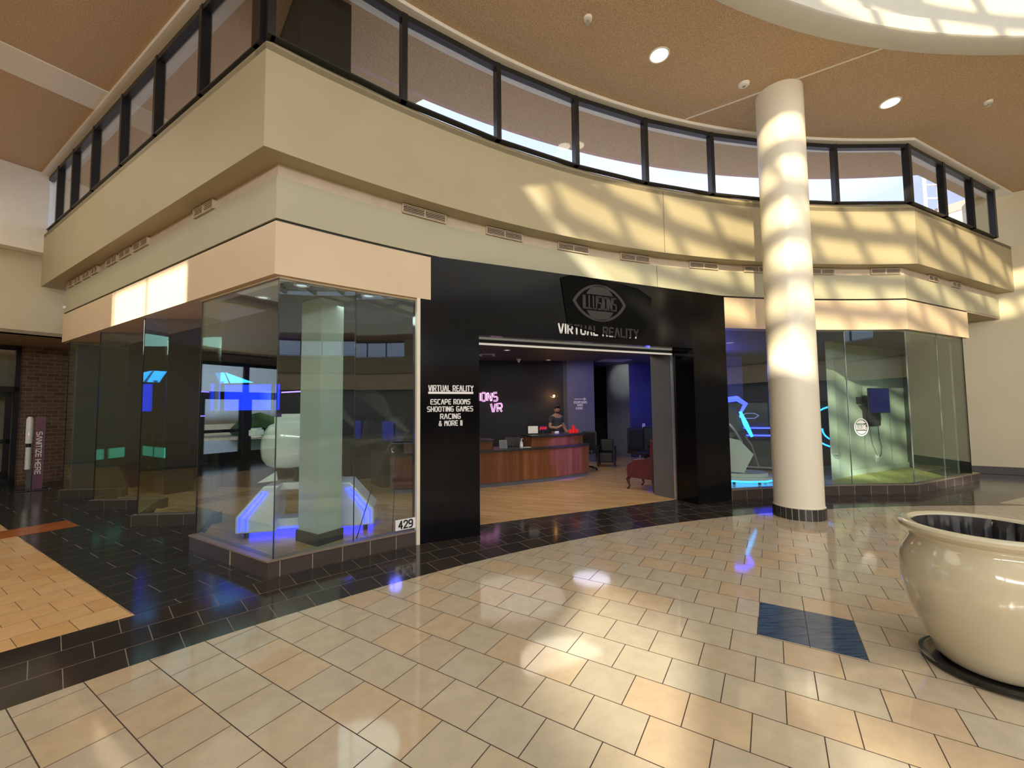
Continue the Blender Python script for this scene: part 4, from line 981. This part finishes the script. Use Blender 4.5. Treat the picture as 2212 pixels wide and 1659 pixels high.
bm=B(); extr(bm,[(.40,.07),(.40,.18),(L-.40,.18),(L-.40,.07)],.22,.5); link('cross_beam',bm,'gloss_white',t,bevel=.01)
bm=B(); box(bm,.45,L-.45,.22,.6,.56,.66); link('platform',bm,'gloss_white',t,bevel=.02)
bm=B(); box(bm,.05,L-.05,.22,.5,.045,.066); link('underglow',bm,'led_blue',t)
bm=B(); lathe(bm,[(0,.66),(.16,.66),(.15,.80),(.20,.86),(0,.86)],L/2-.12,.42,n=20); link('pedestal',bm,'black_plastic',t,smooth=True)
# pod: rounded shell
bm=B(); bmesh.ops.create_cube(bm,size=1)
bmesh.ops.subdivide_edges(bm,edges=bm.edges[:],cuts=4,use_grid_fill=True)
for v in bm.verts:
    c=v.co*2; 
    n=Vector((math.copysign(abs(c.x)**1,c.x),c.y,c.z)); l=max(abs(c.x),abs(c.y),abs(c.z)); s_=(abs(c.x)**4+abs(c.y)**4+abs(c.z)**4)**.25
    v.co=c*(l/s_)*.5 if s_ else c
    w_=1-.22*max(0,v.co.z)*1.2-.10*max(0,-v.co.z)
    v.co.x*=w_
cxp=L/2-.26
xf(bm,Matrix.Translation((cxp,.45,1.17))@Matrix.Diagonal((.84,.62,.66,1))); link('pod_shell',bm,'gloss_white',t,smooth=True)
bm=B(); bmesh.ops.create_cube(bm,size=1); bmesh.ops.bevel(bm,geom=bm.edges[:],offset=.16,segments=4,affect='EDGES'); xf(bm,Matrix.Translation((cxp+.02,.50,1.47))@Matrix.Diagonal((.56,.42,.26,1))); link('head_rest',bm,'gloss_white',t,smooth=True)
for dx in (-.40,.36):
    bm=B(); bmesh.ops.create_cube(bm,size=1); bmesh.ops.bevel(bm,geom=bm.edges[:],offset=.2,segments=3,affect='EDGES'); xf(bm,Matrix.Translation((cxp+dx,.10,1.36))@Matrix.Diagonal((.12,.3,.12,1))); link('arm_rest',bm,'gloss_white',t,smooth=True)
bm=B(); extr(bm,[(cxp-.36,.70),(cxp-.14,.84),(cxp-.12,.72)],.05,.09); link('fin',bm,'gloss_white',t)
bm=B(); tube(bm,[(L-.60,.10,1.50),(L-.56,.08,1.40),(L-.50,.06,1.18),(L-.47,.05,1.04)],[.05,.03,.025,.02],8); link('side_light',bm,'led_blue',t,smooth=True)
bm=B(); extr(bm,[(L-.62,1.42),(L-.54,1.30),(L-.46,1.02),(L-.56,.90),(L-.66,1.0)],.12,.3); link('side_shell',bm,'gloss_white',t,bevel=.02)
t=thing('card_kiosk','slim white card-reader post beside the motion simulator','kiosk',(*AB(4.62,5.0),0),R_(-15))
bm=B(); box(bm,-.085,.085,-.05,.05,.001,.86); link('post',bm,'gloss_white',t,bevel=.01); bm=B(); box(bm,-.04,.04,-.056,-.049,.55,.72); link('panel',bm,'black_plastic',t)
bm=B(); strokes(bm,[[(0,0),(.02,.03),(.04,0)],[(0,.05),(.02,.08),(.04,.05)]],.006,.003); xf(bm,Matrix.Translation((-.02,-.056,.59))); link('symbol',bm,'led_cyan',t)
# black cord at corner glass
bm=B(); p0=pol(13.95,125.75); tube(bm,[(p0[0],p0[1],1.62),(*pol(14.15,127.0),1.0),(*pol(14.35,127.9),.02)],.006,6); tube(bm,[(p0[0],p0[1],1.62),(*pol(14.2,126.1),1.0),(*pol(14.25,126.2),.02)],.004,6)
tag(link('hanging_cable',bm,'black_plastic'),'thin black cord hanging behind the glass beside the portal','cord')

# ================================================================== ARCADE THINGS IN THE LEFT PART
def cabinet(x,y,deg,label,glow,w=.7,h=1.5,grp='arcade cabinets in the dark shop'):
    t=thing('arcade_cabinet',label,'arcade cabinet',(x,y,0),R_(deg),grp)
    bm=B()
    a_=[(-.4,0),(-.4,.75),(-.15,.85),(-.05,h),(.35,h),(.35,0)]
    va=[bm.verts.new((-w/2,p[0],p[1])) for p in a_]; vb=[bm.verts.new((w/2,p[0],p[1])) for p in a_]; bm.faces.new(va); bm.faces.new(vb)
    for i in range(len(a_)): j=(i+1)%len(a_); bm.faces.new([va[i],va[j],vb[j],vb[i]])
    link('housing',bm,'black_plastic',t)
    bm=B(); box(bm,-w/2+.06,w/2-.06,-.17,-.155,.95,h-.12); xf(bm,Matrix.Rotation(0,4,'X')); link('screen',bm,glow,t)
    bm=B(); box(bm,-w/2+.08,w/2-.08,-.41,-.402,.15,.65); link('front_panel',bm,'char_wall',t)
    return t
cabinet(*AB(8.6,6.9),-55,'dark arcade cabinet with a blue screen, nearest the sawtooth glass','screen_blue')
cabinet(*AB(10.6,6.0),-60,'dark arcade cabinet with a violet-lit screen by the end wall','screen_blue')
cabinet(*AB(7.2,6.6),-50,'dark arcade cabinet deep in the shop behind the blue booth','screen_blue')
t=thing('glow_counter','low counter with a teal glowing front in the left part of the shop','counter'); 
m4=basis((*AB(11.6,3.5),0),Vector((-dA.x,-dA.y,0)),Vector((dB.x,dB.y,0)),Vector((0,0,1)))
bm=B(); box(bm,0,1.3,0,.45,.0,.98); xf(bm,m4); link('body',bm,'black_plastic',t)
bm=B(); box(bm,.08,.6,-.01,0,.72,.92); box(bm,.7,1.22,-.01,0,.72,.92); xf(bm,m4); link('glow_panel',bm,'led_teal',t)
for i,(A_,B_,z_,w_,mt) in enumerate(((9.3,5.2,2.05,1.6,'led_violet'),(9.3,5.35,1.55,1.2,'led_violet'),(10.9,5.3,2.05,.9,'led_teal'))):
    bm=B(); p=AB(A_,B_); q=AB(A_-w_,B_+.0); bar(bm,(p[0],p[1],z_),(q[0],q[1],z_),.025); o=link('light_tube',bm,mt)
    bm=B(); 
    for (x_,y_) in (p,q): bar(bm,(x_,y_,z_+.012),(x_,y_,3.06),.008)
    link('hanger',bm,'black_plastic',o)
    tag(o,['thin violet light tube, upper one in the left part of the shop','thin violet light tube, lower one in the left part of the shop','short teal light tube near the end wall'][i],'light tube')
# blue game booth
t=thing('game_booth','black game booth with a big blue light panel and cyan canopy','game booth')
q0=Vector((-6.42,9.20)); q1=Vector((-5.12,9.0)); dd=(q1-q0).normalized(); nn=Vector((-dd.y,dd.x)); 
if nn.y<0: nn=-nn
m4=basis((q0.x,q0.y,0),Vector((dd.x,dd.y,0)),Vector((nn.x,nn.y,0)),Vector((0,0,1))); bw=(q1-q0).length
bm=B(); box(bm,0,bw,0,.15,1.66,2.22); xf(bm,m4); link('light_panel',bm,'booth_blue',t)
bm=B(); box(bm,0,.08,-.02,.2,0,2.3); box(bm,bw-.08,bw,-.02,.2,0,2.3); box(bm,0,bw,.02,.2,0,1.0); xf(bm,m4); link('frame',bm,'black_plastic',t)
bm=B(); extr(bm,[(-.15,2.5),(.06,2.5),(.18,2.26),(-.02,2.26)],-.02,.0); extr(bm,[(.10,2.5),(.80,2.26),(.24,2.26)],-.02,.0); xf(bm,m4); link('canopy',bm,'led_cyan',t)

# ================================================================== RIGHT SIMULATOR
t=thing('racing_simulator','white and blue-lit racing simulator on a glowing round base, right of the black portal','simulator',(4.93,9.15,0),R_(-8))
bm=B(); pts=[(.62*math.cos(a_)*1.1,.5*math.sin(a_)) for a_ in [2*PI*k/10+.2 for k in range(10)]]; prism(bm,pts,.09,.15); prism(bm,[(p[0]*.8,p[1]*.8) for p in pts],.15,.22); link('platform',bm,'gloss_white',t,bevel=.01)
bm=B(); prism(bm,[(p[0]*1.02,p[1]*1.02) for p in pts],.065,.09); link('rim_light',bm,'led_cyan',t)
for k in range(6):
    bm=B(); a_=2*PI*k/6; disc_caps(bm,.5*math.cos(a_),.38*math.sin(a_),.03,0,.066,10); link('foot',bm,'black_plastic',t)
bm=B(); v=[bm.verts.new(p) for p in ((-.45,-.2,.25),(-.05,-.35,.25),(.17,-.3,.62),(-.10,-.32,.92),(-.45,-.2,1.0),(-.4,.2,.6))]
bmesh.ops.convex_hull(bm,input=v); link('faceted_shell',bm,'gloss_white',t)
bm=B(); tube(bm,[(-.45,-.1,1.75),(-.05,-.12,1.80),(.12,-.12,1.68),(.02,-.12,1.50)],[.06,.06,.055,.03],8); link('canopy_light',bm,'led_blue',t,smooth=True)
bm=B(); v=[bm.verts.new(p) for p in ((-.5,-.14,1.80),(0,-.16,1.84),(0,.1,1.84),(-.5,.1,1.80),(-.05,-.1,1.76),(-.5,-.1,1.72))]; bmesh.ops.convex_hull(bm,input=v); link('canopy',bm,'gloss_white',t)
bm=B(); tube(bm,[(.0,-.14,1.52),(.10,-.14,1.25),(.22,-.14,.98)],[.03,.055,.03],8); link('spine_light',bm,'led_cyan',t,smooth=True)
bm=B(); v=[bm.verts.new(p) for p in ((-.35,-.05,1.6),(-.05,-.05,1.62),(.15,-.05,1.0),(.1,-.05,.45),(-.3,-.05,.5),(-.35,.25,1.5),(.1,.25,1.0),(.1,.25,.45))]; bmesh.ops.convex_hull(bm,input=v); link('seat_shell',bm,'black_plastic',t,bevel=.02)
bm=B(); tube(bm,[(-.22,-.10,1.25),(-.12,-.14,1.1),(.0,-.18,.85)],.022,8); tube(bm,[(.05,-.2,1.0),(.18,-.2,.8),(.3,-.2,.35)],.015,6); tube(bm,[(.05,-.2,.35),(.75,-.2,.32),(.85,-.2,.42),(.62,-.2,.95)],.018,6); link('seat_frame',bm,'grey_plastic',t)
# second racing rig behind
t=thing('racing_rig','black racing rig with blue light bars behind the racing simulator','racing rig',(6.1,11.0,0),R_(-20))
bm=B(); box(bm,-.6,.6,-.2,.4,.0,.75); link('cabinet',bm,'black_plastic',t,bevel=.04)
bm=B(); box(bm,-.6,.6,.1,.3,.75,1.75); link('screen_surround',bm,'black_plastic',t,bevel=.04)
for k,z_ in enumerate((1.05,.86)):
    bm=B(); box(bm,-.30,.58,-.23,-.21,z_,z_+.04); link('light_bar',bm,'led_blue',t)
bm=B(); strokes(bm,[[(-.55,.0),(-.2,0)],[(-.5,-.05),(-.2,-.05)],[(-.2,-.06),(-.05,.06),(.15,.06),(.25,0),(.15,-.07),(-.1,-.07),(-.2,-.02)]],.02,.004); xf(bm,Matrix.Translation((.1,.098,1.38))); link('wing_emblem',bm,'white_letter',t)
# ring light arc
t=thing('ring_game','dark game machine with a big blue ring light, left of the sage display wall','game machine',(8.80,11.45,0),R_(-30))
bm=B(); tube(bm,[(.55*math.cos(2*PI*k/40),-.22,1.05+.55*math.sin(2*PI*k/40)) for k in range(41)],.022,8,cap=False); link('ring_light',bm,'led_cyan',t,smooth=True)
bm=B(); tube(bm,[(.3*math.cos(PI+PI*k/16),-.22,1.0+.32*math.sin(PI+PI*k/16)) for k in range(17)],.02,8); link('inner_light',bm,'led_cyan',t,smooth=True)
bm=B(); box(bm,-.5,.5,-.18,.1,.0,1.75); link('housing',bm,'black_plastic',t,bevel=.04)

# ================================================================== RIGHT DISPLAY: MONITOR ON ARM
wv=Vector((.893,.449,0)).normalized(); wn=Vector((wv.y,-wv.x,0))
W0=Vector((7.62,9.65,0))
def DW(s_,z,off=0): return basis(tuple(W0+wv*s_+wn*off+Vector((0,0,z))),wv,-wn,Vector((0,0,1)))
t=thing('wall_monitor','square dark blue monitor on a black wall arm in the right display','monitor')
c=Vector((8.62,9.80,0)); vv=Vector((.93,.37,0)).normalized()
m4=basis((c.x,c.y,1.73),vv,Vector((-vv.y,vv.x,0)),Vector((0,0,1)))
bm=B(); box(bm,-.40,.40,0,.03,-.29,.29); xf(bm,m4); link('casing',bm,'black_plastic',t)
bm=B(); box(bm,-.385,.385,-.004,0,-.275,.275); xf(bm,m4); link('screen',bm,'screen_blue',t)
bm=B(); box(bm,.62,.95,0,.03,1.66,1.82); xf(bm,DW(0,0,.03)); link('wall_bracket',bm,'black_plastic',t)
a_=DW(.9,1.74,.05).translation; bm=B(); bar(bm,a_,(c.x-.1,c.y+.05,1.74),.06,.08); link('arm',bm,'black_plastic',t)
t=thing('wall_computer','flat black computer box on the sage wall below the monitor','computer')
bm=B(); extr(bm,[(.70,1.62),(.95,1.62),(1.62,1.60),(1.62,1.12),(.92,1.12),(.90,1.48)],0,.05); xf(bm,DW(0,0,.051)); link('case',bm,'black_plastic',t)
bm=B(); tube(bm,[tuple(DW(1.5,1.12,.04).translation),tuple(DW(1.55,.8,.03).translation),tuple(DW(1.62,.6,.04).translation),tuple(DW(1.60,.42,.03).translation),tuple(DW(1.48,.34,.03).translation)],.007,6); link('cable',bm,'black_plastic',t)
bm=B(); tube(bm,[tuple(DW(1.1,1.12,.03).translation),tuple(DW(1.22,.7,.02).translation),tuple(DW(1.42,.36,.03).translation)],.004,6); link('cable',bm,'black_plastic',t)
t=thing('power_outlet','white outlet low on the sage display wall','outlet')
bm=B(); box(bm,1.38,1.48,-.02,0,.24,.42); xf(bm,DW(0,0,0)); link('plate',bm,'white_letter',t)
bm=B(); box(bm,1.40,1.46,-.05,-.02,.34,.39); xf(bm,DW(0,0,0)); link('plug',bm,'white_letter',t)

# ================================================================== PLANTER
t=thing('planter_pot','large cream glazed planter pot standing at the right foreground','planter',(2.97,2.68,0))
bm=B(); lathe(bm,[(0,.04),(.24,.04),(.262,.06),(.275,.10),(.33,.22),(.385,.36),(.415,.50),(.415,.60),(.395,.69),(.362,.755),(.350,.785),(.356,.805),(.385,.822),(.402,.842),(.402,.862),(.388,.876),(.365,.880),(.342,.872),(.332,.85),(.330,.80),(.345,.70),(.35,.55),(.2,.5),(0,.5)],n=96); link('pot',bm,'ceramic',t,smooth=True)
bm=B(); n=120; rings=[]
for r,z in ((.330,.862),(.318,.835),(.312,.78),(.295,.70),(.24,.66),(0.0,.655)):
    rings.append([bm.verts.new(((r+(.009*math.sin(k*2*PI*23/n)+.006*math.sin(k*2*PI*41/n+1) if 0<r<.325 else 0))*math.cos(2*PI*k/n),(r+(.009*math.sin(k*2*PI*23/n)+.006*math.sin(k*2*PI*41/n+1) if 0<r<.325 else 0))*math.sin(2*PI*k/n),z+(.006*math.sin(k*.9) if r<.3 else 0))) for k in range(n)])
for a_,b_ in zip(rings,rings[1:]):
    for k in range(n): bm.faces.new([a_[k],a_[(k+1)%n],b_[(k+1)%n],b_[k]])
link('bag_liner',bm,'liner_black',t,smooth=True)
bm=B(); lathe(bm,[(0,.002),(.30,.002),(.335,.012),(.34,.035),(.325,.040),(.30,.036),(.275,.03),(0,.03)],n=64); link('saucer',bm,'saucer_black',t,smooth=True)
# another pot on the far side (seen mirrored in the glass)
c2=copy_tree(t); c2.location=(-4.0,-2.6,0); c2['label']='second cream planter pot, behind the viewer at the left'; t['group']=c2['group']='cream planter pots'
c3=copy_tree(t); c3.location=(0.6,-5.0,0); c3['label']='third cream planter pot, far behind the viewer'; c3['group']='cream planter pots'

# ================================================================== SANITIZER STAND
t=thing('sanitizer_stand','maroon sanitizer stand with white wording by the left entrance','sanitizer stand',(-10.30,9.05,0),R_(42))
bm=B(); prism(bm,[(-.24,-.16),(.24,-.16),(.24,.16),(-.24,.16)],.001,.02); link('base_plate',bm,'black_plastic',t,bevel=.004)
bm=B(); box(bm,-.01,.13,-.03,.03,.02,1.57); link('sign_panel',bm,'maroon',t)
bm=B(); box(bm,-.10,-.02,-.05,.05,.02,.45); link('waste_cover',bm,'black_plastic',t)
bm=B(); lathe(bm,[(0,.45),(.045,.45),(.045,.90),(.05,.92),(0,.92)],-.09,0,n=16); lathe(bm,[(0,1.0),(.055,1.0),(.055,1.52),(.03,1.57),(0,1.57)],-.09,0,n=16); link('dispenser',bm,'gloss_white',t,smooth=True)
bm=B(); lathe(bm,[(0,.90),(.04,.90),(.04,1.0),(0,1.0)],-.09,0,n=16); link('nozzle',bm,'black_plastic',t)
m4=Matrix.Translation((.022,-.031,1.24))@Matrix.Rotation(PI/2,4,'Y')
text('wording','SANITIZE HERE',.90,.075,.015,'white_letter',m4,t,th=.003)
text('small_wording','THE',.06,.05,.006,'white_letter',Matrix.Translation((.04,-.031,1.44)),t,th=.002) if False else None

# ================================================================== CEILING FIXTURES
K=(ZC-1.65)/(6.5-1.65)
def clight(x,y,label):
    t=thing('recessed_light',label,'ceiling light',(x*K,y*K,ZC),0,'recessed ceiling lights')
    bm=B(); lathe(bm,[(.115,.02),(.118,-.008),(.135,-.010),(.142,.0),(.142,.02)],n=40,close=True); link('trim_ring',bm,'offwhite',t,smooth=True)
    bm=B(); lathe(bm,[(0,-.004),(.117,-.004),(.117,.01),(0,.01)],n=40); link('lens',bm,'lamp_warm',t,smooth=False)
clight(2.085,5.501,'round recessed light left of the column'); clight(6.151,6.464,'round recessed light right of the column')
def sprinkler(x,y,label):
    t=thing('sprinkler_head',label,'sprinkler',(x*K,y*K,ZC+.003),0,'ceiling sprinkler heads')
    bm=B(); lathe(bm,[(0,0),(.055,0),(.05,-.035),(.03,-.045),(0,-.045)],n=20); link('cup',bm,'offwhite',t,smooth=True)
    bm=B(); lathe(bm,[(0,-.045),(.012,-.045),(.012,-.075),(.03,-.078),(.03,-.083),(0,-.083)],n=14); link('nozzle',bm,'silver',t)
sprinkler(7.727,6.456,'small sprinkler head at the right of the ceiling'); sprinkler(.996,4.933,'small sprinkler head at the top centre of the ceiling')
t=thing('smoke_detector','round white smoke detector left of the column top','smoke detector',(3.552*K,6.033*K,ZC))
bm=B(); lathe(bm,[(0,-.04),(.05,-.04),(.075,-.02),(.08,0),(0,0)],n=28); link('housing',bm,'offwhite',t,smooth=True)
bm=B(); lathe(bm,[(0,-.052),(.022,-.05),(.025,-.039),(0,-.039)],n=16); link('sensor',bm,'grey_plastic',t,smooth=True)
for i,(x,y,l) in enumerate(((-2.364,4.642,'in the corner display right of the glass corner'),(-3.094,5.13,'left of the glass corner'),(-3.696,5.506,'farther left in the hall-side display'),(-1.772,5.097,'near the portal in the corner display'),(-.115,10.105,'over the reception desk left'),(1.084,12.3,'near the sconce'),(4.4,8.9,'over the racing simulator'),(4.9,9.3,'over the racing simulator, right one'))):
    t=thing('downlight','round white downlight '+l,'ceiling light',(x,y,3.06),0,'shop ceiling downlights')
    bm=B(); lathe(bm,[(.055,.005),(.058,-.008),(.085,-.008),(.088,.005)],n=24,close=True); link('trim_ring',bm,'offwhite',t)
    bm=B(); lathe(bm,[(0,.0),(.057,.0),(.057,.008),(0,.008)],n=24); link('lens',bm,'lamp_white',t)
t=thing('ceiling_diffuser','square white air diffuser in the shop ceiling above the neon sign','air diffuser',(-.65,11.0,3.06))
bm=B(); box(bm,-.2,.2,-.2,.2,-.015,.002); link('frame',bm,'offwhite',t); bm=B(); box(bm,-.14,.14,-.14,.14,-.02,-.014); link('core',bm,'char_wall',t)
t=thing('ceiling_diffuser','slatted white ceiling grille at the inner hallway','air diffuser',(3.1,12.6,3.06),R_(10))
bm=B()
for k in range(4): box(bm,-.45,.45,-.3+.18*k,-.22+.18*k,-.02,.002)
link('blades',bm,'grey_plastic',t)
t=thing('security_camera','small white dome camera on the shop ceiling','camera',(.20,12.0,3.06))
bm=B(); lathe(bm,[(0,-.10),(.02,-.10),(.06,-.02),(.07,0),(0,0)],n=16); link('dome',bm,'offwhite',t,smooth=True)

# ================================================================== LIGHTS
def area(name,loc,size,power,col,rot=(0,0,0),shape='DISK',sy=None):
    l=bpy.data.lights.new(name,'AREA'); l.energy=power; l.color=col; l.shape=shape; l.size=size
    if sy: l.size_y=sy
    o=bpy.data.objects.new(name,l); COL.objects.link(o); o.location=loc; o.rotation_euler=rot; return o
def point(name,loc,power,col,r=.1):
    l=bpy.data.lights.new(name,'POINT'); l.energy=power; l.color=col; l.shadow_soft_size=r
    o=bpy.data.objects.new(name,l); COL.objects.link(o); o.location=loc; return o
def spot(name,loc,to,power,col,ang=60,blend=.6,r=.05):
    l=bpy.data.lights.new(name,'SPOT'); l.energy=power; l.color=col; l.spot_size=R_(ang); l.spot_blend=blend; l.shadow_soft_size=r
    o=bpy.data.objects.new(name,l); COL.objects.link(o); o.location=loc
    o.rotation_euler=(Vector(to)-Vector(loc)).to_track_quat('-Z','Y').to_euler(); return o
EL=R_(20.2)
sl=bpy.data.lights.new('sun','SUN'); sl.energy=9.5; sl.angle=R_(.9); sl.color=(1,.90,.72)
so=bpy.data.objects.new('sun',sl); COL.objects.link(so); so.location=(0,0,20)
so.rotation_euler=Vector((sd.x*math.cos(EL),sd.y*math.cos(EL),-math.sin(EL))).to_track_quat('-Z','Y').to_euler()
area('skylight_fill',(CX,CY,9.0),17.0,680,(1,.97,.93))  # added fill lamp in the skylight opening, lifts the shaded walls
area('hall_fill',(*AB(9.5,-1.5),6.3),5.0,115,(1,.90,.72))  # added fill lamp under the left hall ceiling, no fixture there
for a_ in (203,220,240,262,288):
    p_=Vector((*pol(13.3,a_),5.9)); q_=Vector((CX,CY,5.2)); l_=area('clerestory_fill',tuple(p_),5.0,310,(1,.97,.92),shape='RECTANGLE',sy=1.0)  # added fill lamps inside the far windows, brighten facade and column
    l_.rotation_euler=(q_-p_).to_track_quat('-Z','Y').to_euler()
# shop lights
area('doorway_glow',(.9,7.95,3.0),1.6,20,(1,.88,.70))
area('shop_glow',(0,10.6,3.0),2.5,13,(1,.9,.8))
spot('desk_spot',(.6,8.0,3.0),(1.0,9.9,.6),28,(1,.85,.8),50)
spot('desk_purple_spot',(2.1,7.9,2.5),(1.22,9.72,.60),330,(.30,.10,1.0),24)
point('sconce_light',(1.27,12.2,1.98),5,(1,.5,.18),.04)
spot('hallway_spot',(3.0,13.1,3.0),(3.75,13.9,2.6),22,(.95,1,.95),60)
point('navy_light',(4.3,12.9,1.6),7,(.08,.08,1),.1)
point('racing_light',(5.2,10.6,2.5),55,(.12,.12,1),.15)
point('display_blue_light',(*AB(5.3,4.9),1.2),5,(.15,.15,1),.1)
area('arcade_glow',(*AB(9.2,4.2),3.0),2.0,6,(.5,.9,.85))
area('corner_display_light',(*AB(5.0,3.9),3.0),1.2,10,(.9,1,.95))
area('pier_light',(2.1,11.6,3.0),1.0,9,(.75,.75,1))

# ================================================================== WORLD
w=bpy.data.worlds.new('sky'); scn.world=w; w.use_nodes=True; nt=w.node_tree; bg=nt.nodes['Background']
tc=nt.nodes.new('ShaderNodeTexCoord'); mp=nt.nodes.new('ShaderNodeMapping'); mp.inputs['Scale'].default_value=(1,1,2.6); nt.links.new(tc.outputs['Generated'],mp.inputs[0])
n=noise(nt,mp.outputs[0],2.6,6,.55); c=mixc(nt,ramp(nt,n,.42,.62),(.60,.69,.98),(.84,.87,1.0))
sx=nt.nodes.new('ShaderNodeSeparateXYZ'); nt.links.new(tc.outputs['Generated'],sx.inputs[0])
c2_=mixc(nt,ramp(nt,X(nt,sx.outputs[2]),-.02,.0),(.25,.2,.15),c)
nt.links.new(c2_,bg.inputs[0]); bg.inputs[1].default_value=1.3

# ================================================================== CAMERA
cam=bpy.data.cameras.new('camera'); cam.sensor_width=36; cam.lens=901.0/2212*36; cam.clip_start=.05; cam.clip_end=300
co=bpy.data.objects.new('camera',cam); COL.objects.link(co)
pt,ro=R_(3.28),R_(-.615)
fwd=Vector((0,math.cos(pt),math.sin(pt))); right=Vector((1,0,0)); up=right.cross(fwd)
Rv=right*math.cos(ro)+up*math.sin(ro); Uv=-right*math.sin(ro)+up*math.cos(ro)
co.matrix_world=basis((0,0,1.65),Rv,Uv,-fwd)
scn.camera=co
scn.view_settings.view_transform='Standard'; scn.view_settings.look='None'; scn.view_settings.gamma=1; scn.view_settings.exposure=.35; scn.view_settings.use_curve_mapping=False
scn.cycles.max_bounces=10; scn.cycles.transparent_max_bounces=16; scn.cycles.diffuse_bounces=5; scn.cycles.glossy_bounces=5
scn.cycles.caustics_reflective=False; scn.cycles.caustics_refractive=False; scn.cycles.sample_clamp_indirect=6
